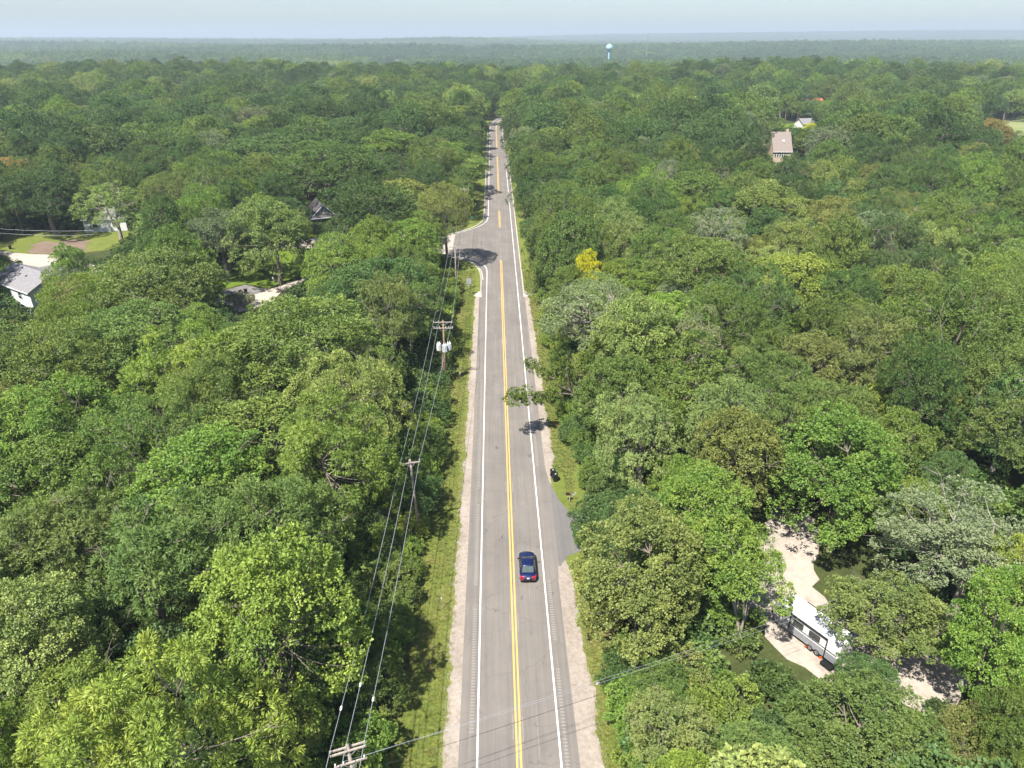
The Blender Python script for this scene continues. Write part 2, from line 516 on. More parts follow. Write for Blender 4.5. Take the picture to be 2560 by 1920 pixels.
def poly_sheet(name, poly, dz, mat, parent=None, cell=3.0, rag=0.0):
    """a flat patch that follows the ground: polygon cut into cells so that it drapes"""
    bm = bmesh.new()
    if rag > 0:
        P = np.array(list(poly)+[poly[0]], float); out_ = []; rj = np.random.default_rng(int(abs(P[0, 0])*7+len(P)))
        for a, b in zip(P[:-1], P[1:]):
            n = max(1, int(np.linalg.norm(b-a)/1.1)); nn = np.array([b[1]-a[1], a[0]-b[0]])/max(1e-6, np.linalg.norm(b-a))
            for k in range(n):
                out_.append(tuple(a+(b-a)*k/n+nn*rag*rj.normal()))
        poly = out_
    vs_ = [bm.verts.new((p[0], p[1], 0)) for p in poly]
    bm.faces.new(vs_)
    ys = np.arange(math.floor(min(p[1] for p in poly)/cell)*cell, max(p[1] for p in poly), cell)
    for y in ys[1:]:
        bmesh.ops.bisect_plane(bm, geom=bm.verts[:]+bm.edges[:]+bm.faces[:], plane_co=(0, y, 0), plane_no=(0, 1, 0))
    bmesh.ops.triangulate(bm, faces=bm.faces[:])
    for v in bm.verts: v.co.z = float(zg(v.co.x, v.co.y))+dz
    bmesh.ops.recalc_face_normals(bm, faces=bm.faces)
    for f in bm.faces:
        if f.normal.z < 0: f.normal_flip()
    me = bpy.data.meshes.new(name); bm.to_mesh(me); bm.free()
    me.materials.append(mat)
    o = bpy.data.objects.new(name, me); COL.objects.link(o)
    if parent is not None: o.parent = parent
    return o

def cx_road(y):
    return np.where(np.asarray(y) > 430, (np.asarray(y, float)-430)**2/620.0, 0.0)

def strip(name, xa, xb, ya, yb, dz, mat, parent=None, step=5.0):
    """ribbon along the road between offsets xa and xb (numbers or functions of y)"""
    n = max(2, int(math.ceil((yb-ya)/step))+1)
    ys = np.linspace(ya, yb, n)
    fa = xa(ys) if callable(xa) else np.full(n, xa); fb = xb(ys) if callable(xb) else np.full(n, xb)
    A = np.stack([fa+cx_road(ys), ys, zg(0*ys, ys)+dz], -1); B = np.stack([fb+cx_road(ys), ys, zg(0*ys, ys)+dz], -1)
    V = np.stack([A, B], 1).reshape(-1, 3)
    i = np.arange(n-1)*2
    o = bpy.data.objects.new(name, np_mesh(name, V, np.stack([i, i+1, i+3, i+2], -1), [mat]))
    COL.objects.link(o)
    if parent is not None: o.parent = parent
    return o

def ribbon(name, pts, w, dz, mat, parent=None, h=0.0):
    """ribbon of width w following a polyline on the ground; h > 0 gives it a kerb's height"""
    P = np.array(pts, float)
    # resample smoothly
    d = np.concatenate([[0], np.cumsum(np.linalg.norm(np.diff(P, axis=0), axis=1))])
    k = max(8, int(d[-1]/0.8)); t = np.linspace(0, d[-1], k)
    Q = np.stack([np.interp(t, d, P[:, 0]), np.interp(t, d, P[:, 1])], -1)
    for _ in range(4):
        Q[1:-1] = (Q[:-2]+2*Q[1:-1]+Q[2:])/4
    T = np.gradient(Q, axis=0); T /= np.linalg.norm(T, axis=1, keepdims=True)
    nr_ = np.stack([T[:, 1], -T[:, 0]], -1)
    A = Q-nr_*w/2; B = Q+nr_*w/2
    za = zg(A[:, 0], A[:, 1])+dz; zb = zg(B[:, 0], B[:, 1])+dz
    if h == 0:
        V = np.stack([np.column_stack([A, za]), np.column_stack([B, zb])], 1).reshape(-1, 3)
        i = np.arange(k-1)*2; Fq = np.stack([i, i+1, i+3, i+2], -1)
    else:
        V = np.stack([np.column_stack([A, za-0.1]), np.column_stack([A, za+h]), np.column_stack([B, zb+h]), np.column_stack([B, zb-0.1])], 1).reshape(-1, 3)
        i = np.arange(k-1)*4
        Fq = np.concatenate([np.stack([i+q, i+q+1, i+q+5, i+q+4], -1) for q in range(3)])
    o = bpy.data.objects.new(name, np_mesh(name, V, Fq, [mat])); COL.objects.link(o)
    if parent is not None: o.parent = parent
    return o

def asphalt_mat(name, base, streak=True):
    m, nt, out = nodes_of(name)
    b = nt.nodes.new('ShaderNodeBsdfPrincipled'); b.inputs['Roughness'].default_value = 0.85
    b.inputs['Specular IOR Level'].default_value = 0.25
    tc = nt.nodes.new('ShaderNodeTexCoord')
    mp = nt.nodes.new('ShaderNodeMapping'); mp.inputs['Scale'].default_value = (2.6, 0.035, 1.0)
    nt.links.new(tc.outputs['Object'], mp.inputs['Vector'])
    s1 = N(nt, 'ShaderNodeTexNoise', Scale=1.0, Detail=6.0, Roughness=0.7); nt.links.new(mp.outputs[0], s1.inputs['Vector'])
    s2 = N(nt, 'ShaderNodeTexNoise', Scale=0.22, Detail=5.0, Roughness=0.65); nt.links.new(tc.outputs['Object'], s2.inputs['Vector'])
    s3 = N(nt, 'ShaderNodeTexNoise', Scale=42.0, Detail=3.0, Roughness=0.8); nt.links.new(tc.outputs['Object'], s3.inputs['Vector'])
    def scaled(c, k): return [min(1, v*k) for v in c]
    r1 = ramp(nt, s1.outputs['Fac'], [(0.28, scaled(base, 0.84)), (0.5, base), (0.72, scaled(base, 1.15))])
    r2 = ramp(nt, s2.outputs['Fac'], [(0.3, (0.86, 0.86, 0.87)), (0.7, (1.1, 1.09, 1.07))])
    r3 = ramp(nt, s3.outputs['Fac'], [(0.25, (0.74, 0.74, 0.74)), (0.75, (1.26, 1.25, 1.23))])
    def mul(a, c):
        x = N(nt, 'ShaderNodeMix', data_type='RGBA', blend_type='MULTIPLY'); x.inputs[0].default_value = 1.0
        nt.links.new(a, x.inputs[6]); nt.links.new(c, x.inputs[7]); return x.outputs[2]
    c = mul(mul(r1.outputs['Color'], r2.outputs['Color']), r3.outputs['Color'])
    if streak:
        # thin pale seams and worn scratches running with the lanes, broken along their length
        sx = nt.nodes.new('ShaderNodeSeparateXYZ'); nt.links.new(tc.outputs['Object'], sx.inputs[0])
        wob = N(nt, 'ShaderNodeTexNoise', Scale=0.09, Detail=2.0); nt.links.new(tc.outputs['Object'], wob.inputs['Vector'])
        fac = None
        for x0, wd in ((-1.62, 0.035), (1.72, 0.04), (-4.05, 0.03), (3.95, 0.03), (0.0, 0.12)):
            a = N(nt, 'ShaderNodeMath', operation='MULTIPLY_ADD'); nt.links.new(wob.outputs['Fac'], a.inputs[0]); a.inputs[1].default_value = 0.5; a.inputs[2].default_value = -x0-0.25
            d = N(nt, 'ShaderNodeMath', operation='ADD'); nt.links.new(sx.outputs['X'], d.inputs[0]); nt.links.new(a.outputs[0], d.inputs[1])
            ab = N(nt, 'ShaderNodeMath', operation='ABSOLUTE'); nt.links.new(d.outputs[0], ab.inputs[0])
            lt = N(nt, 'ShaderNodeMath', operation='LESS_THAN'); nt.links.new(ab.outputs[0], lt.inputs[0]); lt.inputs[1].default_value = wd
            if fac is None: fac = lt.outputs[0]
            else:
                mxm = N(nt, 'ShaderNodeMath', operation='MAXIMUM'); nt.links.new(fac, mxm.inputs[0]); nt.links.new(lt.outputs[0], mxm.inputs[1]); fac = mxm.outputs[0]
        mp2 = nt.nodes.new('ShaderNodeMapping'); mp2.inputs['Scale'].default_value = (1.5, 0.16, 1.0); nt.links.new(tc.outputs['Object'], mp2.inputs['Vector'])
        br = N(nt, 'ShaderNodeTexNoise', Scale=1.0, Detail=4.0); nt.links.new(mp2.outputs[0], br.inputs['Vector'])
        rb = ramp(nt, br.outputs['Fac'], [(0.47, (0, 0, 0)), (0.62, (0.55, 0.55, 0.55))])
        fm = N(nt, 'ShaderNodeMath', operation='MULTIPLY'); nt.links.new(fac, fm.inputs[0]); nt.links.new(rb.outputs['Color'], fm.inputs[1])
        x = N(nt, 'ShaderNodeMix', data_type='RGBA'); nt.links.new(fm.outputs[0], x.inputs[0]); nt.links.new(c, x.inputs[6]); x.inputs[7].default_value = (0.34, 0.32, 0.29, 1)
        c = x.outputs[2]
    st_ = N(nt, 'ShaderNodeTexNoise', Scale=1.35, Detail=3.0, Roughness=0.6); mp3 = nt.nodes.new('ShaderNodeMapping'); mp3.inputs['Scale'].default_value = (1.0, 0.45, 1.0)
    nt.links.new(tc.outputs['Object'], mp3.inputs['Vector']); nt.links.new(mp3.outputs[0], st_.inputs['Vector'])
    rst = ramp(nt, st_.outputs['Fac'], [(0.27, (0.62, 0.61, 0.61)), (0.33, (1, 1, 1))])
    c = mul(c, rst.outputs['Color'])
    vo = nt.nodes.new('ShaderNodeTexVoronoi'); vo.feature = 'DISTANCE_TO_EDGE'; vo.inputs['Scale'].default_value = 0.16
    wz = N(nt, 'ShaderNodeTexNoise', Scale=0.8, Detail=4.0); nt.links.new(tc.outputs['Object'], wz.inputs['Vector'])
    vm = N(nt, 'ShaderNodeMix', data_type='RGBA', blend_type='ADD'); vm.inputs[0].default_value = 1.6
    nt.links.new(tc.outputs['Object'], vm.inputs[6]); nt.links.new(wz.outputs['Color'], vm.inputs[7]); nt.links.new(vm.outputs[2], vo.inputs['Vector'])
    cr_ = ramp(nt, vo.outputs['Distance'], [(0.0, (0.70, 0.69, 0.68)), (0.0045, (1, 1, 1))])
    c = mul(c, cr_.outputs['Color'])
    nt.links.new(c, b.inputs['Base Color'])
    bp = N(nt, 'ShaderNodeBump', Strength=0.25, Distance=0.01); nt.links.new(s3.outputs['Fac'], bp.inputs['Height'])
    nt.links.new(bp.outputs['Normal'], b.inputs['Normal'])
    nt.links.new(b.outputs['BSDF'], out.inputs['Surface'])
    return m

def paint_mat(name, col, worn):
    m, nt, out = nodes_of(name)
    b = nt.nodes.new('ShaderNodeBsdfPrincipled'); b.inputs['Roughness'].default_value = 0.7
    tc = nt.nodes.new('ShaderNodeTexCoord')
    nz = N(nt, 'ShaderNodeTexNoise', Scale=5.0, Detail=8.0, Roughness=0.75); nt.links.new(tc.outputs['Object'], nz.inputs['Vector'])
    r = ramp(nt, nz.outputs['Fac'], [(0.34, worn), (0.46, col)])
    nt.links.new(r.outputs['Color'], b.inputs['Base Color']); nt.links.new(b.outputs['BSDF'], out.inputs['Surface'])
    return m

M['forest_floor'] = ground_mat('forest_floor', [(0.03, 0.034, 0.014), (0.055, 0.07, 0.022), (0.10, 0.11, 0.035)], (0.05, 0.6, 9.0))
M['grass'] = ground_mat('grass', [(0.085, 0.12, 0.022), (0.125, 0.16, 0.03), (0.17, 0.19, 0.042), (0.25, 0.22, 0.085)], (0.12, 0.9, 14.0), bump=0.8)
M['lawn'] = ground_mat('lawn', [(0.075, 0.13, 0.014), (0.12, 0.18, 0.018), (0.17, 0.21, 0.03)], (0.08, 0.7, 14.0), bump=0.6)
M['meadow'] = ground_mat('meadow', [(0.16, 0.20, 0.07), (0.22, 0.25, 0.10), (0.3, 0.3, 0.14)], (0.03, 0.2, 4.0))
M['gravel'] = ground_mat('gravel', [(0.20, 0.165, 0.13), (0.345, 0.295, 0.245), (0.46, 0.405, 0.34)], (0.3, 3.0, 28.0), bump=0.8)
M['gravel_lot'] = ground_mat('gravel_lot', [(0.24, 0.20, 0.165), (0.42, 0.365, 0.305), (0.54, 0.48, 0.41)], (0.22, 1.2, 20.0), bump=0.6)
M['lane'] = ground_mat('lane', [(0.36, 0.30, 0.25), (0.46, 0.39, 0.33), (0.52, 0.46, 0.39)], (0.15, 1.2, 20.0))
M['mulch'] = ground_mat('mulch', [(0.12, 0.085, 0.06), (0.2, 0.145, 0.11), (0.27, 0.20, 0.15)], (0.3, 2.0, 12.0))
M['concrete'] = ground_mat('concrete', [(0.37, 0.33, 0.29), (0.46, 0.42, 0.37), (0.53, 0.49, 0.43)], (0.4, 2.0, 20.0), bump=0.2)
M['asphalt'] = asphalt_mat('asphalt', (0.195, 0.177, 0.160))
M['asphalt_dark'] = asphalt_mat('asphalt_dark', (0.165, 0.158, 0.152), False)
M['asphalt_old'] = ground_mat('asphalt_old', [(0.10, 0.095, 0.10), (0.19, 0.18, 0.18), (0.27, 0.255, 0.24)], (0.25, 0.9, 16.0))
M['paint_white'] = paint_mat('paint_white', (0.80, 0.79, 0.76), (0.45, 0.42, 0.39))
M['paint_yellow'] = paint_mat('paint_yellow', (0.70, 0.43, 0.10), (0.42, 0.30, 0.14))
M['groove'] = paint_mat('groove', (0.255, 0.232, 0.208), (0.20, 0.18, 0.165))

def xs_of(lim):
    a = np.concatenate([np.arange(0, 300, 12), np.arange(300, 1000, 50), np.arange(1000, 4000, 200), np.arange(4000, lim+1, 600)])
    return np.concatenate([-a[:0:-1], a])
ys_g = np.concatenate([np.arange(-400, 600, 10), np.arange(600, 2000, 40), np.arange(2000, 6000, 150), np.arange(6000, 16001, 500)])
ground = tag(grid_mesh('ground', xs_of(13000), ys_g.astype(float), 0.0, M['forest_floor']), kind='structure')

# road and its layers, each a few millimetres above the one below
_wn = np.random.default_rng(9).normal(size=(2, 1200))
def wob(y, k):
    return 0.16*np.interp(y, np.arange(1200)*2.3-60, _wn[k]) + 0.09*np.interp(y, np.arange(1200)*0.45-60, _wn[1-k])
verge = tag(strip('verge', lambda y: -10.2+3*wob(y, 0), lambda y: 9.0+3*wob(y, 1), -40, 470, 0.012, M['grass'], step=1.0), kind='structure')
def gl(y): return np.interp(y, [0, 60, 80, 146, 149, 600], [-6.15, -6.2, -6.05, -5.95, -5.2, -5.2]) + wob(y, 0)
def gr(y): return np.interp(y, [0, 40, 58, 63, 66, 76, 84, 100, 146, 149, 600], [7.0, 6.9, 6.7, 6.2, 5.0, 5.0, 6.1, 6.1, 5.9, 5.1, 5.1]) + wob(y, 1)
tag(strip('gravel_shoulder', gl, -4.6, -40, 149, 0.018, M['gravel'], step=0.3), kind='structure')
tag(strip('gravel_shoulder', 4.6, gr, -40, 149, 0.018, M['gravel'], step=0.3), kind='structure')
def pl(y): return np.interp(y, [0, 148, 150, 600], [-5.0, -5.0, -4.55, -4.55])
def pr(y): return np.interp(y, [0, 60, 64, 78, 82, 148, 150, 600], [4.95, 4.98, 5.3, 5.3, 4.98, 4.9, 4.6, 4.6])
road = tag(strip('road', pl, pr, -40, 560, 0.026, M['asphalt'], step=2.0), kind='structure')
# junction with the side street
junction = poly_sheet('junction_apron', [(-4.2, 158), (-4.6, 164.2), (-5.4, 168.2), (-6.9, 171.9), (-8.4, 173.9), (-12.75, 177.5), (-12.65, 198.2), (-7.5, 204.6), (-5.7, 208.6), (-4.5, 213.2), (-4.1, 218)], 0.031, M['asphalt'], road)
side_street = tag(poly_sheet('side_street', [(-12.7, 177.7), (-12.6, 198.3), (-15.8, 195.7), (-30, 193), (-60, 196), (-62, 186), (-30, 183), (-17, 181)], 0.033, M['lane']), kind='structure')
# kerbs
for nm, pts in (('kerb', [(-4.72, 149.5), (-4.72, 158.5), (-5.05, 164.2), (-5.8, 168.2), (-7.15, 171.7), (-8.7, 173.7), (-10.5, 175.1), (-14, 177.2)]),
                ('kerb', [(-15.8, 196.4), (-12.6, 199.2), (-7.7, 205.4), (-6.0, 209.3), (-4.85, 213.6), (-4.72, 219), (-4.72, 240), (-4.72, 300), (-4.72, 425)]),
                ('kerb', [(4.78, 149.5), (4.78, 200), (4.78, 330)])):
    k = ribbon(nm, pts, 0.32, 0.0, M['concrete'], h=0.13); k['kind'] = 'structure'
tag(ribbon('kerb_gutter', [(-4.35, 158.6), (-4.7, 164.3), (-5.5, 168.3), (-6.9, 171.7)], 0.30, 0.035, M['concrete']), kind='structure')
for nm, poly in (('gutter_apron', [(-4.5, 147.2), (-4.5, 150.8), (-5.3, 150.8), (-6.3, 148.3), (-5.9, 147.5)]), ('gutter_apron', [(4.6, 147.2), (6.6, 148.0), (6.3, 149.3), (5.0, 151), (4.6, 151)])):
    tag(poly_sheet(nm, poly, 0.034, M['concrete']), kind='structure')
# driveway on the far side of the car and the gravel lot behind the trees
tag(poly_sheet('driveway', [(4.85, 62.3), (5.4, 62.0), (6.4, 63.8), (8.5, 64.8), (14, 63), (22, 60), (27, 61), (27, 65), (20, 66), (13, 69), (9.5, 71), (7.3, 72.0), (6.3, 74.2), (5.8, 76.3), (5.3, 78.5), (4.85, 80.7)], 0.022, M['asphalt_dark']), kind='structure')
tag(poly_sheet('gravel_lot', [(25.0, 50.0), (27.2, 47.6), (29, 45.8), (33, 43.5), (38, 42.5), (42, 45), (41, 48), (36, 50), (33.5, 54), (32.8, 58), (34, 62), (36.5, 66), (36.5, 71), (33, 72), (30, 67), (26.4, 62), (25.6, 58), (24.8, 53)], 0.02, M['gravel_lot'], rag=.33), kind='structure')
# lots on the left
lawns = [('lawn', [(-72, 160), (-63.8, 166), (-66, 180), (-58, 196), (-50, 203), (-38, 203), (-38, 190), (-44, 172), (-47.8, 161.6), (-51.2, 156.6), (-53.0, 154.2), (-58.3, 157.2), (-61, 154.6), (-66, 152)]),
         ('lawn', [(-135, 176), (-127.8, 179.6), (-123.4, 176.4), (-113.8, 169.7), (-108.5, 165.8), (-112, 160), (-125, 160), (-137, 168)]),
         ('lawn', [(-137, 185), (-130.1, 184.5), (-120.8, 181.7), (-112, 181.4), (-104, 184), (-98, 192), (-104, 203), (-125, 204), (-138, 200)])]
for k, (nm, p) in enumerate(lawns): tag(poly_sheet(nm, p, 0.014, M['grass'] if k == 2 else M['lawn'], rag=.3), kind='structure')
tag(poly_sheet('lane', [(-132, 185), (-120.7, 181.4), (-115.4, 181.0), (-104, 175), (-90, 164), (-75, 153), (-64, 147), (-56, 148.2), (-53.8, 150.9), (-51.7, 153.7), (-46.6, 159.7), (-40, 166), (-34, 175), (-30, 184), (-36, 184), (-41, 172), (-46.3, 157.3), (-49.0, 150.9), (-49.2, 146.2), (-53, 140.5), (-64, 136), (-76, 144), (-92, 155), (-107.5, 166.2), (-113.9, 170.2), (-123.6, 177.0), (-133, 182)], 0.020, M['lane']), kind='structure')
tag(poly_sheet('driveway', [(-63, 151.5), (-58.3, 156.5), (-54.8, 154.1), (-51.7, 153.4), (-53.8, 150.7), (-55.4, 148.5), (-58.4, 148.6)], 0.026, M['asphalt_old']), kind='structure')
tag(poly_sheet('mulch_bed', [(-120.8, 181.9), (-123.0, 184.2), (-123.2, 187.2), (-126.4, 190.1), (-124.0, 193.4), (-119.6, 192.6), (-116.4, 195.2), (-111.0, 193.4), (-110.2, 187.7), (-107.2, 185.0), (-112.6, 181.8)], 0.024, M['mulch'], rag=.45), kind='structure')
tag(poly_sheet('meadow', [(236, 326), (258, 345), (268, 372), (290, 416), (318, 467), (352, 496), (420, 500), (420, 380), (330, 330)], 0.016, M['meadow']), kind='structure')
tag(poly_sheet('lawn', [(150, 380), (182, 392), (196, 430), (184, 452), (150, 440)], 0.014, M['lawn']), kind='structure')

# painted markings (parts of the road)
def line(name, x0, w, ya, yb, mat, dz=0.036):
    return strip(name, x0-w/2, x0+w/2, ya, yb, dz, mat, road)
for ya, yb in ((-40, 173.4), (204.8, 225.2), (248.5, 329), (351, 500)):
    for s in (-0.17, 0.17): line('yellow_line', s, 0.15, ya, yb, M['paint_yellow'])
line('edge_line', -3.45, 0.15, -40, 164.0, M['paint_white'])
line('edge_line', -3.45, 0.15, 217.5, 243, M['paint_white'])
line('edge_line', -3.45, 0.15, 253, 520, M['paint_white'])
line('edge_line', 3.45, 0.15, -40, 238, M['paint_white'])
line('edge_line', 3.45, 0.15, 252, 306, M['paint_white'])
line('edge_line', 3.45, 0.15, 352, 520, M['paint_white'])
ribbon('edge_line', [(-3.45, 164.0), (-3.5, 166.5), (-3.9, 169.0), (-4.9, 171.5), (-7.3, 174.2), (-10.6, 176.4)], 0.17, 0.037, M['paint_white'], road)
ribbon('edge_line', [(-3.45, 217.5), (-3.6, 213.6), (-4.4, 210.0), (-6.0, 206.4), (-8.4, 203.0), (-12.6, 198.6)], 0.17, 0.037, M['paint_white'], road)
ribbon('edge_line', [(3.45, 306), (3.7, 309), (5.2, 314)], 0.17, 0.037, M['paint_white'], road)
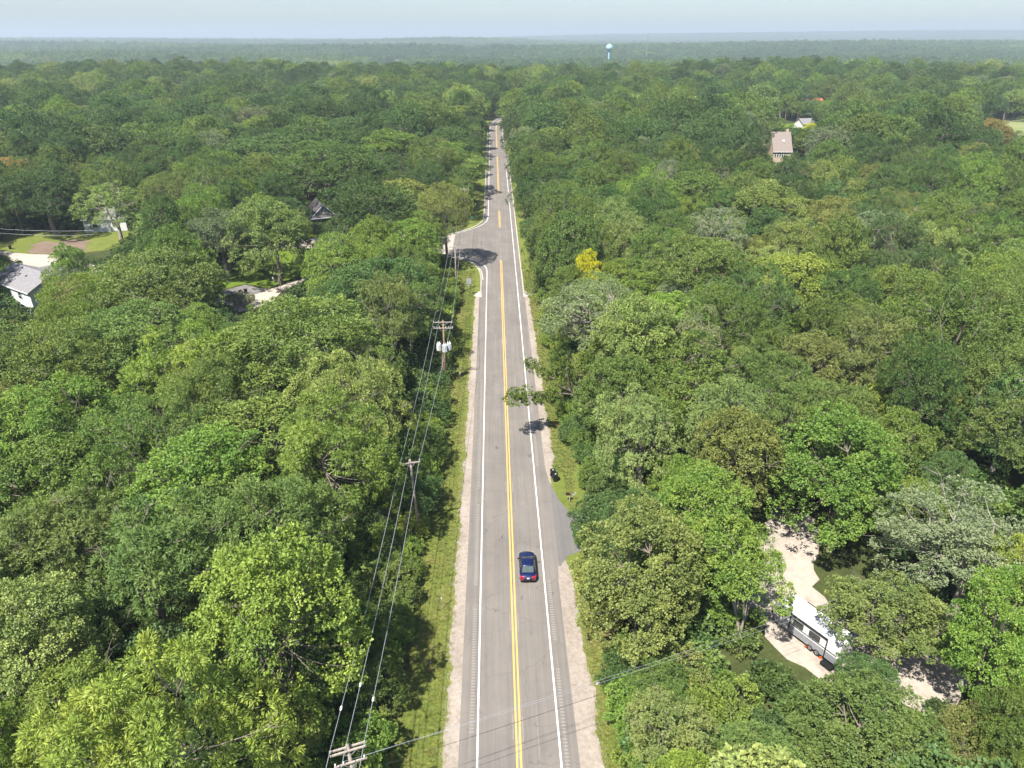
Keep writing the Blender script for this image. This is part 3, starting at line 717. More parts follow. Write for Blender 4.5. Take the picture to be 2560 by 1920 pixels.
# grooves cut into the shoulder, and the long reflector slots beside the centre line
def rumble(x0, ya, yb):
    b = MB(); y = ya
    while y < yb:
        z = float(zg(0, y))+0.031
        b.quad((x0-0.19, y, z), (x0+0.19, y, z), (x0+0.19, y+0.17, z+0.003), (x0-0.19, y+0.17, z+0.003)); y += 0.33
    b.build('rumble_strip', M['groove'], road)
for x0, segs in ((-3.98, [(41.5, 56), (59.3, 73.5), (77, 90.8), (94.8, 108.3)]), (3.95, [(38, 48), (51.5, 59.8), (82, 93.6), (97, 108)])):
    for a, c in segs: rumble(x0, a, c)
for ya, yb in ((40.7, 43.1), (52.8, 55.1), (76.1, 78.4), (99.3, 101.5), (122.4, 124.8), (145.1, 147.2)):
    for s in (-0.42, 0.42):
        line('reflector_slot', s, 0.10, ya-0.2*s, yb-0.2*s, M['groove'], 0.034)
TREES = '''2,-22.7,30.0,5.3,19.9,3;1,-19.9,42.4,5.3,19.7,3;2,-31.7,49.0,6.1,17.4,1;1,12.4,49.6,5.0,15.1,4;1,36.5,64.0,5.8,16.2,2;1,-37.9,41.2,4.3,16.2,10;3,42.4,51.6,6.2,15.0,5,F;2,-20.3,66.0,5.8,17.4,2;0,-29.3,93.2,9.9,18.6,1;4,25.9,67.7,4.7,17.4,4;2,-44.4,55.4,5.5,15.1,1;1,38.3,41.0,3.3,15.1,2;1,25.3,34.8,4.6,9.5,1;4,33.2,48.1,4.5,9.5,4;1,-32.4,61.5,6.0,16.2,2;4,-18.3,38.5,3.2,9.0,4;2,15.8,72.1,4.7,16.2,10;4,-29.3,72.2,7.3,16.2,1;3,60.0,73.0,4.6,17.0,1,T;0,52.2,78.8,4.4,19.7,9;2,-53.1,73.8,7.1,16.2,2;1,18.2,59.1,4.5,13.9,2;0,-59.6,89.5,7.0,16.2,1;1,-31.6,35.5,3.7,12.8,3;0,-57.0,99.4,8.0,17.4,1;1,-48.4,64.2,5.6,15.8,1;4,11.4,37.5,3.1,8.0,4;0,-58.6,116.6,9.5,17.4,1;0,38.7,125.5,9.0,18.6,1;2,-44.5,87.8,6.3,16.2,2;2,-18.1,105.1,5.1,16.9,4;1,-50.5,157.0,7.2,18.6,10;4,24.6,87.6,5.8,15.1,1;1,18.6,95.5,5.5,17.9,10;2,35.4,78.4,4.4,15.1,1;0,66.4,95.8,7.6,18.6,1;0,64.3,84.5,4.8,17.4,1;1,52.6,121.0,6.7,17.4,3;1,36.2,34.4,2.4,11.6,1;0,-52.1,218.5,13.1,19.7,9;1,14.2,86.5,4.8,13.9,1;0,-28.9,170.8,11.1,18.6,0;4,43.4,91.5,5.3,16.2,4;4,34.7,36.1,2.8,8.0,4;2,50.7,91.3,5.3,16.2,4;0,18.0,34.7,3.5,7.3,1;2,-37.6,80.7,5.2,15.7,1;4,-40.5,60.3,4.0,15.1,1;0,-22.1,121.5,9.1,17.4,9;3,15.7,107.5,7.1,16.2,5;0,-19.8,75.7,4.7,17.0,10;4,47.4,73.7,3.4,13.9,2;0,-40.0,69.2,5.1,15.2,1;0,-123.6,199.2,8.8,16.2,0;4,30.3,43.0,2.6,6.1,9;4,-22.4,60.2,3.8,12.8,1;4,-23.3,39.9,3.1,11.6,9;2,-69.0,94.6,4.7,15.8,1;3,-98.0,183.6,6.5,17.0,10,L;0,-23.3,52.9,4.9,15.2,1;0,69.6,114.8,6.8,17.4,1;1,12.6,140.0,5.3,19.4,1;0,43.7,80.3,4.7,13.3,1;1,-36.8,34.2,2.1,12.8,3;0,-62.9,159.3,6.5,15.1,5;1,60.5,126.5,5.1,20.8,1;4,19.9,53.2,3.0,6.7,2;4,45.7,64.9,3.7,9.0,2;2,28.0,145.6,5.5,18.3,10;3,-18.6,88.0,3.4,14.9,1;4,51.0,68.5,2.7,10.9,9;0,-80.7,251.1,18.0,19.7,9;0,80.6,104.2,5.6,17.4,1;1,44.9,49.0,2.3,13.9,3;0,40.4,108.9,5.0,16.2,9;4,12.2,42.9,2.5,5.9,1;4,13.4,60.3,3.6,11.6,9;0,25.9,76.5,4.5,14.1,10;3,27.9,94.8,3.9,17.0,5;2,77.5,134.0,5.2,18.9,9;0,33.2,99.8,5.0,16.2,1;2,100.6,143.1,4.8,16.4,1;0,51.9,102.3,5.2,16.5,1;3,77.5,145.3,8.3,18.6,5;1,36.6,86.7,4.6,14.0,9;1,-61.4,127.9,4.9,19.9,1;3,44.8,147.7,5.9,18.6,5;4,11.4,32.7,2.5,8.5,3;0,127.5,191.9,5.4,20.3,2;2,58.5,140.9,4.8,18.5,10;1,98.2,154.3,5.5,18.9,1;1,63.7,167.2,8.3,17.4,4;1,47.6,183.5,7.2,18.6,1;4,12.6,129.2,4.2,13.9,1;0,-66.3,105.0,4.8,16.4,2;0,57.6,109.2,5.3,16.5,9;0,64.2,105.0,4.3,14.7,3;1,-20.3,149.7,5.5,15.1,2;0,84.5,114.3,5.4,17.2,3;1,-37.8,269.0,10.1,17.4,2;0,12.1,187.5,6.1,17.4,0;2,34.9,93.1,3.6,12.5,1;0,-68.8,167.6,5.3,18.1,2;1,-18.7,368.9,10.2,17.4,2;4,65.2,197.3,7.7,17.4,1;1,-222.6,348.9,11.6,18.6,10;2,26.5,126.5,5.0,13.1,2;1,25.4,103.5,5.5,16.2,2;1,-74.5,155.9,4.6,19.2,9;1,-32.3,131.3,5.0,15.0,2;1,-134.3,201.6,4.5,18.1,1;1,-213.8,383.4,10.4,17.4,4;1,-27.0,141.9,4.4,17.5,2;4,11.7,96.2,3.0,11.1,10;3,-42.3,48.3,3.6,12.3,1;3,-15.9,112.2,3.9,15.7,1;2,86.4,136.4,5.5,16.2,10;0,119.5,196.7,5.1,19.2,9;1,-50.7,109.2,3.5,12.8,2;0,34.6,160.9,6.4,18.6,9;4,-27.3,202.9,9.1,15.1,4;4,-24.6,84.8,3.7,13.9,2;0,31.8,135.6,5.4,15.3,1;4,82.4,174.1,8.0,16.2,4;1,-67.5,180.8,4.4,18.1,9;1,28.1,198.2,7.0,17.4,1;2,81.6,124.9,4.5,14.8,9;1,107.8,198.4,5.3,16.9,9;4,-23.6,113.9,5.1,13.9,9;0,13.8,161.0,5.2,18.7,1;0,-62.0,201.5,5.0,16.6,0;1,217.7,324.3,7.1,15.1,7;0,-20.6,229.6,5.6,18.6,4;1,69.9,128.3,4.6,15.0,9;4,19.6,66.9,3.2,11.6,2;2,94.4,202.3,5.5,18.1,4;3,32.2,108.1,3.9,16.5,1;1,151.5,209.9,5.6,21.5,1;1,-154.5,246.7,5.1,20.2,9;0,-62.8,72.7,4.5,13.0,1;0,18.9,144.5,4.2,14.5,1;2,26.2,227.4,5.5,20.0,1;2,85.4,210.6,5.2,17.0,9;0,137.7,198.1,5.3,17.5,1;1,55.3,223.8,5.2,21.5,1;3,-34.2,138.6,4.0,16.6,1;0,-103.8,218.2,4.6,16.6,9;4,-10.7,212.4,3.4,12.8,1;1,59.2,157.8,4.7,15.4,9;0,-92.4,202.8,5.2,13.9,4;1,10.0,228.5,4.5,18.6,9;1,-102.3,246.4,4.7,19.2,9;1,14.4,221.1,5.6,16.2,1;1,31.0,71.9,3.3,9.6,10;0,35.8,150.2,4.4,16.0,1;1,263.5,435.4,8.1,17.4,3;3,45.7,202.9,4.0,19.4,5;1,-77.2,125.8,4.5,12.8,4;0,-19.2,161.5,5.5,13.5,3;2,41.1,98.6,3.9,12.7,1;1,-143.9,249.7,5.3,21.5,9;1,-61.4,137.1,4.5,14.4,2;1,-88.5,143.7,3.2,12.3,2;4,-18.0,41.9,2.9,9.0,9;4,20.1,153.6,4.1,16.4,1;1,-71.2,223.5,5.4,18.3,1;2,-18.0,244.8,10.0,16.2,2;0,17.8,172.7,6.8,17.4,9;1,117.2,225.3,5.0,18.0,9;4,-83.5,129.2,2.9,10.7,1;0,-69.2,140.9,4.7,17.3,9;0,-21.1,212.8,4.7,15.4,9;4,-47.3,114.4,2.8,9.4,9;1,101.4,227.8,5.2,19.8,1;1,55.1,173.8,5.1,15.9,9;0,-41.0,98.9,4.2,12.1,1;0,-110.8,209.3,4.9,16.5,1;0,54.4,147.8,4.7,13.2,4;0,111.5,149.3,5.5,14.3,9;3,-79.5,191.3,4.2,18.1,1;4,93.4,160.2,3.8,17.1,4;0,89.6,146.4,4.7,16.9,1;2,71.9,156.0,5.1,16.5,4;4,-15.1,210.0,2.5,10.2,1;1,170.5,489.2,7.5,17.4,3;2,-89.7,214.1,5.6,16.6,1;0,-36.3,222.3,5.0,15.5,9;1,73.2,207.6,5.6,17.3,1;1,77.8,225.7,4.9,18.7,0;0,-82.5,223.7,4.9,17.1,9;0,-129.6,230.7,5.3,14.3,4;1,23.0,135.3,3.4,10.8,2;1,129.0,171.5,5.1,16.0,1;4,-33.8,124.2,2.8,10.8,1;1,101.9,133.2,5.2,14.6,10;2,143.7,248.6,5.2,18.3,0;4,-42.8,153.3,2.8,8.0,2;1,-73.2,213.2,4.5,16.0,1;4,-13.8,126.9,2.5,9.4,1;1,-138.9,236.3,5.1,17.8,1;2,-118.4,210.4,4.4,12.2,0;4,-16.1,136.1,3.5,11.6,1;2,151.8,246.3,5.0,17.0,9;4,146.0,345.2,4.3,12.8,6;0,36.4,226.2,5.5,15.7,1;1,-107.5,230.2,4.5,17.9,9;1,118.0,164.2,4.4,13.6,0;1,-127.1,210.6,5.4,17.0,9;1,27.3,176.6,4.7,16.6,9;0,67.8,224.7,5.2,16.5,0;2,-73.0,195.7,4.9,17.6,1;0,-47.9,104.2,3.4,10.9,2;1,159.7,243.5,4.7,17.4,4;0,122.1,239.0,5.4,19.0,0;0,37.0,181.4,5.6,17.2,2;0,24.1,217.4,5.1,15.2,9;0,24.6,160.5,5.0,15.7,10;2,-39.1,207.3,4.7,14.3,0;1,11.2,148.3,4.7,16.2,1;2,111.0,169.4,4.6,15.8,1;0,-93.3,236.9,4.9,16.1,1;4,-49.4,76.1,3.4,12.8,1;2,97.2,220.3,5.4,15.6,4;0,107.6,187.8,4.3,13.9,4;4,-83.1,143.0,2.6,9.9,9;1,16.3,130.4,2.4,13.9,6;2,-66.3,79.8,3.8,14.0,4;1,121.0,208.3,4.7,15.4,1;0,74.6,181.5,4.3,15.3,1;0,-117.6,234.0,4.7,14.4,9;3,11.9,115.5,3.4,11.8,1;0,-75.5,177.8,4.5,16.0,1;1,10.4,167.9,4.2,12.3,9;0,-70.7,114.0,4.8,14.3,2;0,16.0,121.9,4.6,12.4,10;2,-28.6,229.7,4.4,14.4,0;4,83.3,185.1,4.1,15.9,0;4,-85.1,170.4,3.0,12.9,0;0,114.2,233.4,5.4,14.6,9;2,157.0,233.2,4.6,15.8,0;2,27.2,168.5,4.5,15.7,1;2,38.2,234.4,4.8,16.9,1;4,-50.0,173.4,3.7,12.5,4;0,51.1,211.4,5.5,17.6,9;2,37.2,171.4,5.3,17.9,9;2,94.0,124.3,4.6,14.4,1;0,64.4,233.9,4.4,16.4,0;1,-121.0,246.2,4.9,15.5,0;0,90.4,167.3,4.5,15.1,9;2,-35.1,234.4,5.5,15.3,9;0,112.6,216.4,4.5,13.7,4;4,7.3,207.9,2.8,9.2,1;2,114.3,186.0,4.3,13.9,1;2,-23.0,134.4,4.7,15.0,2;0,-136.2,216.3,4.6,16.0,1;3,130.4,235.5,4.2,15.8,1;2,119.5,171.6,4.3,12.8,9;1,74.5,88.1,4.3,14.6,1;0,134.9,212.7,5.5,16.0,2;1,81.0,163.4,5.2,14.8,9;1,-138.5,228.3,4.6,16.4,9;1,-104.1,204.8,3.8,12.3,0;2,38.5,210.4,4.8,14.4,9;0,57.2,246.7,5.2,17.3,9;0,15.9,243.3,4.6,15.6,2;4,-78.4,140.8,3.1,9.5,10;4,-82.2,112.8,2.4,10.1,4;0,52.4,133.4,4.6,12.6,10;0,8.3,248.4,4.7,14.7,0;0,45.4,173.6,3.7,13.2,3;2,-109.0,240.4,4.7,14.1,4;2,40.3,245.9,5.0,16.8,9;1,75.4,237.3,4.7,16.1,1;3,-82.8,134.5,3.2,11.2,5;3,65.6,217.2,3.8,14.5,5;0,124.5,215.7,5.0,15.8,9;2,137.7,235.6,4.7,15.8,1;0,94.8,172.9,4.3,15.0,4;0,55.0,201.4,5.2,16.1,1;2,-13.9,218.2,4.2,11.9,1;4,-115.4,204.2,2.5,8.6,1;0,127.2,227.7,4.9,14.2,9;2,-66.8,209.3,4.7,13.8,9;1,104.3,205.2,3.4,11.7,0;0,-69.0,123.7,4.4,12.9,3;0,46.2,166.8,4.3,13.3,0;1,86.2,221.3,4.3,15.1,0;1,124.0,179.1,4.2,12.4,4;0,-19.3,142.1,3.7,11.4,1;4,-72.9,162.1,3.1,11.3,4;4,-99.1,206.4,2.4,11.3,1;0,45.2,239.6,4.3,13.2,1;0,25.9,112.0,5.0,13.6,2;0,79.3,191.6,5.1,14.2,0;1,-137.0,195.8,3.3,10.1,9;1,-57.2,248.3,5.3,17.3,1'''
